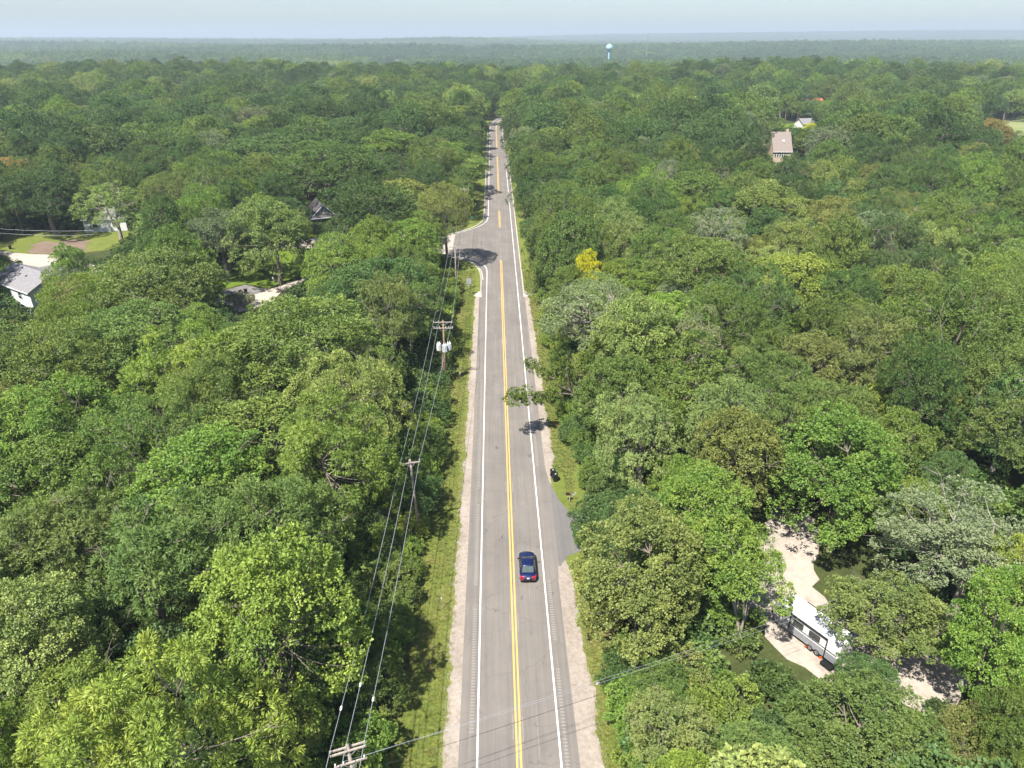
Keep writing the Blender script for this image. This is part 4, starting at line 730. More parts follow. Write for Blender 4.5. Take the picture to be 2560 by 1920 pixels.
TREES_MASS = '''2,88.1,190.1,4.4,15.4,9;2,-57.7,193.0,4.6,11.4,0;0,95.3,185.3,4.3,12.6,1;1,68.9,186.9,4.6,14.9,10;0,46.3,224.4,4.7,13.1,2;4,-11.1,224.1,3.3,12.6,9;4,-52.2,83.0,3.1,9.3,3;0,132.7,179.3,4.8,14.2,0;1,65.8,150.6,4.4,15.2,9;0,38.2,200.2,4.3,14.3,9;2,-127.0,222.4,4.4,11.2,1;1,-60.7,185.6,3.7,13.6,3;3,29.8,120.3,3.2,11.5,5;4,95.1,137.5,3.0,9.3,9;1,48.8,108.4,3.3,9.9,2;3,136.5,228.6,3.5,15.7,1;1,-146.4,224.9,5.6,15.1,7;2,84.6,200.4,4.3,13.6,1;4,-19.0,97.4,2.7,10.3,1;1,24.7,248.8,4.7,14.3,1;0,58.7,186.0,4.4,14.4,1;0,-77.7,99.7,4.7,13.8,1;1,19.4,203.0,4.2,13.4,9;2,22.3,189.4,5.3,14.3,1;1,-110.6,224.0,3.8,12.3,4;4,-87.8,136.7,2.3,9.5,10;4,128.8,184.6,3.2,12.2,1;4,-81.7,154.7,2.6,7.2,9;0,-153.9,235.5,4.6,14.4,1;2,-164.3,247.8,4.9,12.8,9;2,150.2,238.4,4.8,13.9,4;3,-135.5,249.5,3.2,13.1,1;0,-40.8,241.3,4.1,13.7,9;3,87.4,241.0,3.6,13.7,1;4,147.1,198.7,3.6,13.6,1;0,-129.3,243.4,4.3,13.0,0;0,-73.3,131.2,3.5,11.1,2;0,-67.4,190.8,4.3,12.2,0;0,104.0,215.3,4.3,13.7,9;2,-40.3,110.8,3.4,11.3,1;0,9.4,177.7,3.6,9.1,9;4,7.4,242.3,2.9,11.8,0;4,-51.4,53.6,2.8,9.9,9;0,-98.6,212.2,4.2,12.6,1;2,106.6,158.1,4.5,13.4,4;2,145.0,230.2,4.5,14.3,9;0,120.8,187.9,4.0,13.0,0;0,109.2,179.1,4.7,12.8,9;4,7.3,220.6,2.4,8.8,0;0,-115.8,217.9,4.6,15.3,0;0,177.2,249.8,5.4,15.4,9;1,-84.1,232.6,5.4,15.5,1;0,-123.6,238.8,4.4,14.4,9;2,-35.4,245.7,4.2,14.4,0;2,74.3,246.7,5.3,14.4,1;1,-27.5,238.8,3.7,14.4,9;4,-118.1,224.3,3.9,15.3,0;4,112.4,192.8,3.6,12.9,9;1,130.4,244.0,5.1,14.8,0;2,169.8,245.9,4.7,13.0,0;0,-28.1,158.0,4.7,13.0,2;0,49.7,233.4,5.0,13.3,9;3,87.4,248.5,4.0,15.7,5;4,-83.5,147.6,2.6,8.4,0;4,-59.1,207.5,2.6,8.5,1;1,-12.3,231.9,3.5,11.9,2;0,89.7,129.6,3.2,10.0,3;0,-82.2,206.1,4.7,14.3,9;0,24.0,209.0,5.2,13.2,9;1,44.5,157.9,4.7,13.6,1;2,-34.9,146.9,4.5,13.9,2;2,99.8,194.9,3.4,11.4,1;3,-136.0,208.3,3.4,15.7,1;4,-74.6,144.9,2.9,11.2,2;0,103.9,168.4,4.2,14.5,9;0,121.2,247.7,4.3,13.8,0;0,51.9,161.1,4.5,12.9,2;2,-72.4,232.6,5.1,16.3,9;4,-139.8,243.7,3.7,14.8,1;4,48.5,83.6,2.4,9.9,3;0,48.0,248.4,4.3,12.4,1;1,108.2,227.0,3.3,13.9,1;4,-24.8,184.4,6.0,13.9,1;0,-74.1,205.2,4.1,13.0,2;2,33.6,242.3,3.4,13.1,1;4,-67.4,87.8,2.6,7.6,9;0,21.0,235.2,4.5,11.9,9;0,138.4,185.0,4.5,14.3,9;3,44.5,114.4,3.5,12.7,1;1,65.2,181.0,3.8,14.4,9;4,7.5,214.3,2.5,8.6,1;4,-95.8,219.6,3.1,13.9,1;1,9.7,236.7,4.3,16.2,4;1,91.5,214.0,3.2,12.0,0;0,-30.7,214.4,4.9,13.2,0;2,126.2,200.6,4.3,13.5,9;4,76.6,198.9,3.4,11.4,1;2,-89.9,222.8,4.0,13.4,9;2,-37.3,158.1,3.6,11.6,0;4,-30.8,111.7,3.2,11.8,9;0,-51.7,242.0,4.4,16.1,9;0,107.8,238.6,4.6,16.5,0;4,61.0,73.2,3.1,16.2,9;0,-78.8,166.7,4.8,14.5,10;1,112.8,208.5,5.3,14.4,9;0,116.0,243.7,3.7,12.6,1;3,72.1,230.7,4.0,14.0,1;4,-77.5,110.9,2.4,8.8,2;0,65.3,245.9,4.8,15.0,9;1,-23.7,221.2,4.3,13.1,9;0,59.8,212.5,5.0,12.8,9;2,155.0,218.2,4.4,15.9,0;4,-40.1,180.8,2.4,9.6,0;4,-61.5,142.9,2.5,11.2,2;4,-124.7,217.0,2.8,9.4,9;4,59.4,101.9,2.7,10.4,9;0,-147.2,211.1,5.2,18.0,9;2,33.1,248.8,4.3,13.0,0;1,-47.1,233.9,4.8,15.3,9;2,-85.3,183.9,3.5,12.1,9;4,-159.5,238.2,2.3,11.2,0;4,-66.4,196.7,2.7,10.5,0;4,-50.5,92.3,2.7,9.8,1;4,83.4,216.7,2.5,10.5,9;4,106.4,144.7,2.7,11.4,10;4,-30.0,42.3,3.2,9.0,9;0,169.2,197.7,4.5,13.4,9;0,137.0,155.0,5.0,16.5,3;0,96.3,111.4,5.0,17.2,2;2,-201.8,241.6,5.3,14.8,1;0,145.9,167.5,4.9,17.5,9;0,-97.1,109.0,4.8,16.7,4;2,116.5,140.5,5.0,16.4,0;0,176.3,224.1,5.4,14.4,1;1,-138.7,162.8,5.4,18.0,9;2,163.1,228.0,4.7,14.9,1;2,142.3,222.5,4.5,11.2,9;0,89.9,103.8,5.0,17.1,3;2,55.9,38.0,4.9,9.0,1;2,-140.5,186.1,5.0,13.3,3;0,98.5,210.5,4.3,15.2,1;2,110.7,130.7,4.6,14.6,0;0,-123.1,142.6,4.7,13.7,2;2,-183.9,238.6,4.7,16.4,9;2,80.3,92.1,4.3,14.9,4;1,182.5,242.8,4.7,17.0,9;0,-162.7,199.8,4.8,13.3,0;1,188.1,248.8,4.3,15.2,9;0,-49.7,27.4,5.0,13.6,4;0,58.6,49.0,4.8,8.5,1;0,-49.5,45.4,5.1,16.5,10;0,-96.4,117.1,4.9,14.3,4;1,128.2,160.8,5.5,19.1,4;0,-142.8,176.9,5.0,13.9,2;1,-152.2,193.9,4.8,17.3,10;1,174.8,236.4,4.6,13.7,0;1,144.7,181.2,4.6,16.3,2;0,-109.2,109.6,5.4,18.0,1;1,-60.0,55.9,4.9,18.1,9;0,-61.2,230.4,5.1,15.4,2;0,94.2,95.3,5.1,17.4,2;0,39.4,190.3,4.8,15.1,9;0,173.6,206.6,4.5,12.3,1;2,-89.3,112.8,4.3,12.7,1;1,160.2,183.7,5.2,16.1,9;0,184.5,217.6,5.2,16.7,9;0,-179.9,248.8,4.7,16.1,1;0,12.8,212.1,4.3,10.8,9;0,50.9,44.8,4.6,8.9,1;0,-181.7,213.0,4.5,16.7,9;0,-95.6,229.1,4.3,13.5,9;0,149.7,190.7,4.6,14.2,2;1,195.1,248.9,4.3,16.0,9;1,-180.1,227.2,4.6,15.6,9;1,-85.2,176.8,4.4,12.8,1;0,-84.6,89.8,4.5,15.9,9;1,-94.7,89.9,5.6,16.4,3;0,-171.2,204.6,4.3,14.6,9;0,-74.8,80.4,5.1,18.6,9;0,-126.4,157.4,5.5,15.3,1;1,126.7,137.5,4.3,14.3,9;1,40.2,137.2,4.7,15.0,1;1,-118.7,131.1,5.3,16.3,9;1,161.8,211.2,5.1,18.0,9;0,-78.5,184.3,4.2,12.4,9;0,49.1,196.3,4.2,14.4,9;2,-117.6,119.5,4.5,13.6,1;0,-160.1,229.6,4.9,15.0,9;0,-77.4,62.3,5.5,16.4,3;2,-170.4,225.4,5.4,18.0,0;1,-149.0,183.7,5.6,16.2,2;1,68.7,77.6,4.5,14.8,3;0,101.8,123.1,4.8,16.4,4;1,-168.0,212.2,4.7,17.2,1;0,-41.8,249.2,4.5,11.8,0;1,13.4,198.9,4.3,13.9,1;2,-81.4,70.0,5.1,14.8,3;2,-62.3,239.6,4.6,13.0,1;1,-90.1,79.7,4.9,16.2,9;0,-186.1,219.0,4.3,13.8,1;2,110.5,113.3,4.3,13.5,9;0,70.7,67.6,5.6,14.1,9;2,121.5,131.5,5.0,15.8,1;0,142.8,204.6,5.0,15.1,1;2,-87.8,97.8,5.0,14.2,1;1,-68.1,62.2,5.3,16.7,4;2,45.1,38.1,4.6,8.7,10;0,70.7,175.3,4.4,13.7,10;0,195.5,236.9,5.3,14.2,2;0,88.7,79.7,4.5,14.5,1;0,124.8,146.0,4.5,13.9,9;2,-112.6,138.0,5.1,17.9,9;0,-193.5,236.5,4.7,15.5,1;2,73.8,216.8,4.9,14.1,9;0,135.6,146.6,5.5,18.0,9;1,59.5,57.3,5.3,11.6,1;0,-157.4,214.2,4.2,10.8,0;1,-98.0,98.2,4.7,17.9,1;0,-136.9,149.6,5.2,15.7,4;1,-133.8,175.2,4.3,12.1,1;2,114.8,121.9,4.8,14.1,2;0,-76.6,90.6,5.2,14.2,9;1,158.3,199.0,5.3,17.4,1;0,153.8,174.2,4.6,14.5,3;0,110.9,248.1,4.6,16.1,9;0,81.7,244.0,4.4,11.9,9;0,138.2,166.2,4.8,15.5,10;0,66.6,142.7,5.2,15.2,4;2,-62.0,42.5,5.3,17.7,9;0,-143.9,201.6,5.0,13.5,2;1,-169.8,240.4,5.4,14.6,9;1,-190.8,225.2,4.5,13.7,0;0,-160.1,221.2,4.5,12.7,2;0,-192.6,247.7,5.2,14.4,0;0,79.1,69.3,4.4,15.1,3;1,76.8,81.1,4.8,13.6,9;0,167.2,236.3,4.4,11.8,0;1,-129.6,136.5,5.2,18.9,9;1,104.4,103.9,4.8,18.6,9;0,28.9,235.3,4.9,12.5,0;2,-151.7,171.7,4.7,12.5,9;1,94.1,86.1,5.2,17.5,9;2,170.9,214.9,4.3,14.1,9;0,17.3,27.7,5.2,10.6,10;2,-205.9,249.6,4.7,13.5,0;2,150.7,225.1,4.9,12.7,1;2,-151.4,203.7,4.3,11.8,4;2,-159.8,186.0,5.5,15.5,1;0,68.3,48.8,4.4,7.9,4;1,81.7,232.6,4.6,14.0,1;0,202.5,242.6,5.1,16.0,9;0,192.2,227.7,4.8,12.2,1;0,29.7,26.4,5.5,9.5,9;2,-35.7,184.2,4.5,12.3,9;1,-170.9,195.3,5.0,19.5,9;1,48.7,28.9,4.7,10.5,9;1,37.0,22.3,4.9,10.2,10;0,134.3,222.4,4.4,11.5,1;0,183.8,234.3,4.9,14.8,1;0,143.9,159.5,4.5,11.3,9;0,-175.4,234.1,4.8,12.6,0;2,-55.9,36.0,4.6,13.3,9;2,-67.5,50.0,5.2,17.4,10;2,-39.3,23.9,5.2,15.4,9;1,28.5,153.9,4.3,14.4,1;4,185.2,225.4,3.3,10.5,9;3,-59.1,64.8,4.1,17.1,1;2,-27.0,106.5,3.2,10.8,1;4,165.1,191.5,3.9,15.8,1;1,101.2,178.1,3.5,11.2,0;0,29.9,183.4,3.5,10.1,9;4,70.5,58.1,3.7,8.8,3;2,175.6,242.9,3.2,10.1,1;0,-171.7,248.5,3.5,13.5,1;1,115.5,156.0,3.7,11.5,4;4,35.0,114.9,3.7,12.7,2;2,58.6,238.3,4.3,14.8,0;3,97.7,166.9,3.2,12.9,1;0,40.2,71.0,3.9,9.3,1;0,49.4,58.6,3.2,6.6,1;3,-109.0,117.8,3.6,16.9,5;0,166.5,222.2,3.5,11.9,1;0,95.2,233.3,3.4,11.9,1;4,88.1,156.8,3.5,10.2,1;0,-175.8,217.0,3.3,13.2,1;2,56.5,85.7,3.7,11.7,4;1,-145.5,158.9,4.1,12.3,9;2,51.9,52.9,3.3,6.7,1;0,39.9,28.9,4.0,7.2,1;1,-112.2,246.2,3.3,11.0,9;4,-70.3,148.8,3.4,11.9,3;1,-36.8,104.3,3.3,9.0,9;1,127.5,208.3,3.5,12.4,9;3,63.2,64.3,3.3,12.2,5;2,18.0,181.8,3.9,14.2,2;0,42.1,219.2,3.6,11.1,1;2,108.3,138.7,3.8,12.2,1;4,-118.7,161.4,3.2,11.1,9;3,-158.6,177.4,3.2,11.7,5;4,34.0,216.4,3.2,10.4,1;0,76.0,61.4,3.5,10.7,1;2,-73.7,72.8,3.9,12.0,1;1,203.5,249.8,3.2,10.4,0;0,-80.0,216.7,4.2,12.2,4;3,81.9,76.0,3.3,11.0,1;1,122.2,153.1,4.3,16.7,9;1,128.9,151.7,4.0,17.0,9;0,157.7,191.8,3.2,12.0,0;0,140.2,172.8,3.5,10.4,9;3,-39.7,228.1,3.2,11.2,1;3,62.9,40.8,4.2,10.1,1;4,-83.4,199.6,3.2,12.7,4;3,63.0,134.9,3.4,15.1,1;4,-29.1,151.4,3.5,10.9,2;2,-146.9,238.8,4.1,11.7,1;0,17.5,80.1,4.1,10.9,1;1,134.3,204.4,3.6,15.4,9;1,87.6,88.9,3.5,10.2,4;4,-144.4,232.2,3.3,9.5,0;2,90.4,178.6,3.4,10.6,9;4,-158.2,204.6,3.3,12.0,9;4,-54.9,235.8,3.3,13.2,2;2,179.6,209.4,3.3,11.3,1;4,57.9,231.2,4.0,17.4,4;1,138.6,242.7,3.3,8.9,9;4,-100.0,234.4,3.3,10.8,4;3,31.8,211.1,3.6,14.2,1;2,-75.8,106.6,3.3,10.6,10;0,90.7,118.5,3.7,10.4,4;2,-56.5,165.2,3.5,10.5,9;3,-66.6,217.6,3.5,13.7,1;0,-42.0,31.7,4.3,11.8,9;2,88.5,230.0,3.7,10.5,9;2,115.9,177.6,3.8,11.0,9;4,72.1,104.3,3.5,14.2,2;1,165.6,205.7,3.3,12.0,1;4,-93.0,102.8,3.3,12.3,1;4,-104.2,102.6,3.8,16.3,10;4,-168.0,232.8,3.9,14.9,0;1,-139.0,170.2,3.4,11.3,9;2,-124.2,149.3,3.8,11.9,2;3,50.2,219.1,3.2,12.0,5;4,-133.4,168.3,3.8,12.7,4;4,-57.5,49.3,3.5,12.3,9;3,-144.8,191.7,3.3,15.6,1;2,-33.3,27.4,3.4,10.6,9;4,-106.4,142.2,4.1,15.6,2;0,77.7,117.4,3.3,10.2,4;1,-103.5,120.0,3.4,12.4,1;4,-173.7,211.1,2.4,7.8,1;4,79.6,204.4,2.6,9.8,3;4,97.9,117.7,2.6,8.5,2;4,-146.3,166.6,2.3,9.0,4;4,191.9,242.3,2.6,9.8,9;4,103.4,114.8,2.5,10.3,2;4,93.9,226.8,2.6,10.9,4;4,104.9,244.7,2.8,10.2,1;4,-143.4,218.4,2.5,8.7,0;4,-161.5,208.3,2.6,9.2,1;4,68.3,240.2,2.7,8.8,9;4,-42.9,37.1,2.5,11.3,10;4,-114.1,114.3,2.5,8.7,4;4,-31.4,117.7,2.8,8.7,9;4,62.5,119.5,3.2,13.2,9;4,17.9,195.5,2.7,10.6,0;4,-81.9,107.5,2.6,9.0,3;4,61.6,222.9,2.6,8.2,9;4,-188.9,232.5,2.6,8.6,0;4,100.0,98.0,2.5,7.9,10;4,-154.4,226.2,2.5,10.5,9;4,93.9,242.0,2.3,9.3,1;4,-160.3,242.5,2.9,9.8,0;4,32.0,190.3,2.9,9.7,2;4,48.6,140.5,2.5,8.8,9;4,-103.6,114.7,2.3,8.8,10;4,56.0,96.5,3.1,10.4,1;4,69.8,135.5,2.9,9.8,9;4,27.9,241.7,2.4,8.6,4;4,169.6,227.7,2.5,8.8,0;4,63.3,207.2,2.8,11.0,1;4,-87.9,104.1,2.7,10.4,9;4,-49.3,249.5,3.0,10.9,1;4,-60.5,107.2,2.5,9.0,4;4,-64.4,247.7,2.8,8.1,9;4,36.1,144.6,2.6,9.9,9;4,-82.6,76.8,2.5,9.0,9;4,-103.3,224.9,2.3,8.7,4;4,-130.6,143.1,2.8,9.2,4;4,-163.4,191.7,2.4,8.6,1;4,115.2,201.7,2.8,8.6,9;4,-30.1,220.9,2.7,9.5,0;4,62.7,228.4,2.3,8.2,0;4,96.3,178.8,2.4,8.6,0;4,97.2,249.4,2.7,7.3,2;4,93.5,195.2,3.2,10.1,9;4,87.8,234.9,2.4,9.0,9;4,-185.7,246.4,2.7,8.4,1;4,-130.4,249.2,2.7,8.5,1;4,-139.0,156.2,2.6,8.4,2;4,29.6,221.6,2.4,8.3,1;4,-135.6,222.4,2.9,9.0,1;4,-83.0,81.0,2.4,8.4,9;4,75.8,109.9,2.4,9.9,3;4,94.8,131.6,3.1,11.1,1;4,134.9,190.2,2.5,7.9,1;4,73.6,167.8,2.6,7.5,9;4,-195.4,242.3,2.3,10.3,1;4,98.1,103.5,2.3,9.9,4;4,144.6,214.3,2.8,10.2,0;4,144.1,240.4,2.4,9.7,9;4,164.1,249.0,2.7,8.9,9;4,161.3,236.9,2.4,11.5,9;4,-26.3,80.0,2.4,8.8,1;4,10.9,155.2,2.9,8.6,10;4,104.8,151.7,2.7,8.3,9;4,-74.8,171.6,2.7,9.0,1;4,-180.0,219.9,2.8,9.5,0;4,-89.4,180.8,2.7,10.2,0;4,131.6,199.8,2.5,10.7,1;4,15.3,249.9,2.5,7.3,0;4,19.0,227.5,2.5,8.9,9;4,152.8,185.2,2.6,9.6,1;4,53.6,155.1,2.6,10.1,1;4,73.8,74.3,2.7,10.7,3;4,-72.0,101.1,2.4,8.7,1;4,-36.4,114.8,2.7,10.4,1;4,-81.3,160.1,2.4,8.0,9;4,86.4,96.1,2.9,8.4,3;4,-195.9,230.9,2.6,8.7,0;4,150.9,180.6,2.4,7.9,9;4,176.9,215.8,2.8,8.1,0;4,-68.9,238.9,2.9,9.3,0;4,-70.1,174.5,2.8,10.8,0;4,72.9,122.1,2.5,11.2,3;4,-48.4,35.9,2.5,7.5,9;4,-92.4,149.5,2.4,7.7,2;4,-163.9,217.0,2.5,9.2,1;4,-37.0,213.9,2.7,9.4,1;4,-154.6,219.1,2.4,8.2,9;4,56.6,191.9,2.7,11.1,1;4,-130.0,150.4,3.0,9.5,4;4,107.4,118.3,2.8,9.7,2;4,-97.6,224.0,2.4,9.5,0;4,-20.4,81.7,2.4,9.8,1;4,103.6,110.3,2.8,10.6,4;4,100.8,235.8,2.7,8.4,4;4,135.6,248.1,2.9,11.5,0;4,67.5,211.3,2.5,9.6,1;4,16.8,116.0,2.4,9.8,3;4,-115.8,240.8,3.1,9.2,2;4,-38.0,152.4,2.6,9.6,2;4,103.8,174.0,2.4,10.1,9;4,-54.8,58.6,2.3,8.0,9;4,84.3,84.1,2.5,9.1,3;4,-99.1,240.0,2.9,8.9,0;4,-29.6,249.2,2.3,10.8,9;4,134.8,161.0,2.7,10.4,1;4,109.4,124.7,2.5,7.6,2;4,46.0,191.3,2.6,9.7,4;4,-126.8,164.2,3.1,9.2,0;4,108.0,221.5,2.5,9.4,9;4,148.5,217.0,2.3,9.6,1;4,79.4,156.4,2.6,11.1,10;4,99.5,189.4,2.8,9.3,0;4,135.1,173.6,2.8,10.6,0;4,-73.2,56.2,2.3,10.1,4;4,-155.4,208.5,2.5,9.7,2;4,-181.4,233.2,2.6,10.6,1;4,61.3,114.7,2.9,8.3,9;4,158.1,224.0,3.0,11.3,0;4,22.7,117.1,2.3,9.6,2;4,-90.1,230.2,2.4,8.3,1;4,101.2,184.2,2.6,10.2,9;4,122.5,232.2,2.4,9.5,9;4,-31.2,103.3,2.6,10.6,1;4,-153.8,178.7,2.9,10.1,4;4,73.0,193.2,2.8,11.6,9;4,66.4,122.6,2.4,8.3,1;4,57.5,180.2,2.8,10.7,9;4,-124.7,129.2,2.4,9.4,3;4,-170.7,218.0,2.4,10.3,9;4,83.3,154.1,2.7,9.9,0;4,162.1,220.6,2.3,9.1,2;4,74.8,98.1,3.2,10.5,3;4,-83.2,211.8,2.4,9.2,0;4,-122.4,228.8,2.8,8.2,1;4,21.9,242.2,2.6,8.8,9;4,-25.3,234.3,2.3,10.0,9;4,119.0,182.3,2.7,8.0,0;4,-65.1,144.9,2.3,9.7,2;4,-72.7,185.3,2.3,8.5,9;4,49.5,153.5,2.5,9.6,1;4,98.9,243.7,2.8,7.7,9;4,89.3,184.3,2.5,9.6,1;4,-66.8,134.7,2.5,10.3,1;4,15.0,235.7,2.3,9.3,0'''
SHRUBS = '''5,-12.6,38.2,2.3,4.0,2;5,-12.3,44.9,2.1,3.7,1;5,18.6,42.7,1.9,3.4,2;5,24.5,40.4,2.2,4.1,1;5,-12.8,57.3,2.0,3.6,1;5,-14.8,42.0,1.7,3.0,9;5,-13.0,53.6,2.3,3.1,1;5,-15.2,64.0,2.2,3.6,2;5,-15.3,46.9,1.9,3.1,9;5,-15.5,51.7,1.8,3.5,2;5,9.8,45.5,1.8,3.4,9;5,-12.3,51.0,1.8,2.6,2;5,-11.4,74.2,2.4,3.6,9;5,-14.8,49.2,1.8,3.2,9;5,10.8,66.8,2.9,4.3,9;5,14.7,45.6,1.9,3.9,4;5,-11.3,83.1,2.2,4.1,1;5,10.1,42.5,2.0,3.5,2;5,-15.7,37.2,1.9,3.3,2;5,-15.8,67.3,1.9,3.4,0;5,-12.8,47.6,1.6,2.9,1;5,11.0,82.0,2.1,3.2,9;5,-11.3,71.1,1.7,3.0,9;5,-16.0,92.2,2.3,4.4,1;5,-16.1,57.4,1.6,2.3,9;5,11.3,78.0,2.0,3.0,1;5,-11.8,60.4,1.7,2.8,1;5,-11.9,92.9,2.4,3.9,9;5,-12.3,41.1,1.5,2.1,3;5,10.1,49.1,1.4,2.1,1;5,11.2,86.5,2.2,3.3,1;5,16.7,38.7,1.7,2.7,1;5,12.5,74.0,2.2,3.3,9;5,-14.6,72.6,1.8,2.7,2;5,-11.8,79.8,2.3,3.3,2;5,-11.8,67.5,1.5,2.7,3;5,-11.5,108.2,2.2,3.8,9;5,30.5,36.8,2.7,4.0,2;5,-14.6,83.5,2.2,3.1,9;5,14.5,41.5,2.2,3.6,2;5,-14.2,75.6,2.4,3.1,9;5,9.6,65.2,1.6,2.4,9;5,-15.9,100.8,2.5,3.4,1;5,-12.1,64.2,1.5,2.2,3;5,19.9,38.9,1.8,3.7,9;5,-14.9,108.7,2.5,4.0,0;5,-11.9,89.4,2.1,3.3,2;5,-11.2,117.6,2.2,4.0,2;5,-12.2,96.4,2.2,3.7,2;5,-11.9,77.3,1.7,3.2,1;5,9.7,91.8,2.0,3.6,2;5,-11.5,86.1,2.1,3.5,1;5,10.3,87.9,2.0,3.7,9;5,-16.2,79.8,1.6,2.2,9;5,9.8,95.7,2.1,3.8,1;5,-14.1,86.9,2.2,2.8,2;5,-11.9,110.7,2.2,4.1,1;5,-116.0,163.0,2.6,3.9,9;5,-12.4,153.6,2.3,4.0,3;5,-55.0,143.0,1.9,2.8,5;5,10.2,36.9,1.9,3.2,2;5,-11.7,124.7,1.6,3.0,1;5,9.7,132.4,2.1,3.6,2;5,10.0,107.4,2.1,3.5,9;5,-11.6,99.1,1.9,3.1,1;5,-11.3,104.6,1.6,2.4,9;5,9.2,146.7,2.2,4.0,1;5,-12.3,128.3,2.3,4.1,1;5,-11.8,114.6,2.0,3.3,9;5,10.3,103.7,2.1,3.9,1;5,9.6,111.3,1.7,2.9,1;5,-12.3,101.6,1.5,2.9,1;5,-12.3,147.1,2.1,3.8,2;5,10.2,53.3,1.9,3.6,4;5,10.5,118.6,2.2,3.4,2;5,10.4,39.8,2.0,3.2,2;5,-11.8,144.4,2.3,3.3,3;5,9.6,99.7,2.0,2.9,1;5,10.1,56.7,2.1,3.2,9;5,-11.5,141.7,2.0,3.0,2;5,9.7,114.3,1.7,2.6,1;5,9.5,142.4,2.1,3.3,2;5,-48.6,199.5,2.0,3.0,0;5,-14.9,103.3,1.8,2.7,9;5,9.6,121.6,2.0,3.0,2;5,-11.7,138.4,1.6,3.1,2;5,-51.2,200.0,1.8,2.7,0'''
SHRUBS_MASS = '''5,-11.2,150.6,1.9,2.8,2;5,8.9,157.0,1.7,3.1,2;5,10.9,91.0,1.9,2.8,2;5,-11.8,134.6,1.9,2.9,2;5,10.1,125.8,1.8,3.1,1;5,8.7,153.4,1.6,2.3,9;5,-12.4,131.6,2.2,3.6,3;5,10.2,128.8,1.7,2.8,1;5,10.2,139.6,1.4,2.4,1;5,8.1,168.1,1.6,2.7,9;5,8.7,160.8,1.8,2.9,9;5,-120.0,166.0,3.0,4.5,9;5,8.3,164.2,1.5,2.7,1;5,-11.8,157.4,1.8,2.9,1;5,14.6,34.4,2.3,4.1,2;5,22.8,37.7,1.8,2.6,1;5,-13.0,26.0,1.6,3.0,1;5,-12.3,29.2,1.9,3.0,1;5,-12.3,31.7,1.6,2.8,1;5,-12.8,34.5,2.4,4.0,3;5,-11.6,120.9,1.6,2.3,2;5,-14.6,32.2,2.1,3.6,2;5,9.6,26.0,1.5,2.2,1;5,10.3,29.1,1.8,3.2,4;5,9.8,33.0,1.9,2.8,2;5,11.7,59.8,1.5,2.0,4;5,10.1,135.3,1.6,2.8,1;5,8.8,149.9,1.5,2.5,1;5,12.5,62.0,2.2,3.3,9;5,14.5,60.0,2.4,3.6,9;5,11.6,97.0,2.2,3.3,9;5,14.5,68.0,2.6,3.9,1;5,20.8,30.2,2.4,3.4,1;5,35.8,29.7,1.9,2.8,2;5,12.7,27.8,2.0,3.3,4;5,33.3,33.7,1.9,3.7,4;5,42.3,33.3,2.5,3.6,2;5,43.9,29.6,2.6,4.7,1;5,29.6,39.9,1.7,2.7,2;5,25.3,24.5,2.6,3.7,1;5,43.9,25.5,1.8,2.7,1;5,38.2,36.3,2.5,4.9,2;5,32.7,30.3,1.9,3.5,9;5,25.7,28.0,1.7,2.7,2;5,30.3,32.9,2.2,3.5,4;5,36.7,26.8,2.0,3.0,9;5,26.6,31.2,2.0,3.1,4;5,14.9,30.8,1.8,3.5,2;5,22.6,27.4,2.0,3.9,9;5,47.2,24.8,2.7,4.3,2;5,46.2,32.4,2.6,5.3,1;5,12.7,24.5,2.2,3.2,1;5,38.3,32.0,1.8,3.2,2'''
# ------------------------------------------------------------------ forest
PAL = [(0.066, 0.114, 0.026), (0.138, 0.204, 0.040), (0.174, 0.264, 0.040), (0.212, 0.292, 0.044), (0.200, 0.234, 0.058), (0.185, 0.228, 0.105),
       (0.58, 0.56, 0.02), (0.29, 0.21, 0.065), (0.15, 0.20, 0.17), (0.092, 0.158, 0.038), (0.236, 0.304, 0.076)]
PNAME = ['dark green', 'mid green', 'fresh green', 'yellow-green', 'olive', 'silvery grey-green', 'bright yellow', 'rusty brown', 'blue-green', 'deep green', 'pale green']
SP = ['oak', 'maple', 'walnut', 'cottonwood', 'elm', 'shrub']
def parse(s):
    L = []
    for r_ in s.split(';'):
        q = r_.split(',')
        L.append((SP[int(q[0])], float(q[1]), float(q[2]), float(q[3]), float(q[4]), int(q[5]), q[6] if len(q) > 6 else ''))
    return L

def lod(sp, k, big):
    """coarser copy of a species for trees farther off"""
    p = dict(SPEC[sp])
    p['leaves'] = max(3, int(p['leaves']*k)); p['ll'] *= big; p['lw'] *= big*1.1
    return p

NEAR = {}; MASS = []
for si, sp in enumerate(SP):
    nv = {'oak': 3, 'maple': 3, 'walnut': 2, 'cottonwood': 2, 'elm': 3, 'shrub': 3}[sp]
    NEAR[sp] = []
    for v in range(nv):
        LV, lv, bv, BV, BF = gen_tree(100*si+v, **SPEC[sp])
        cm = leaf_mesh(sp+'_crown', LV, lv, bv, M['leaf'])
        bk = M['bark_pale'] if sp == 'cottonwood' else M['bark']
        tm = np_mesh(sp+'_trunk', BV, BF, [bk], smooth=True)
        NEAR[sp].append((cm, tm, SPEC[sp]['H'], SPEC[sp]['rx']))
def mass_objs(prefix, items, matl):
    col = bpy.data.collections.new(prefix)
    for i, T in enumerate(items):
        me = both_mesh(f'{prefix}_{i:02d}', T, matl, M['bark'])
        o = bpy.data.objects.new(f'{prefix}_{i:02d}', me); col.objects.link(o)
    return col
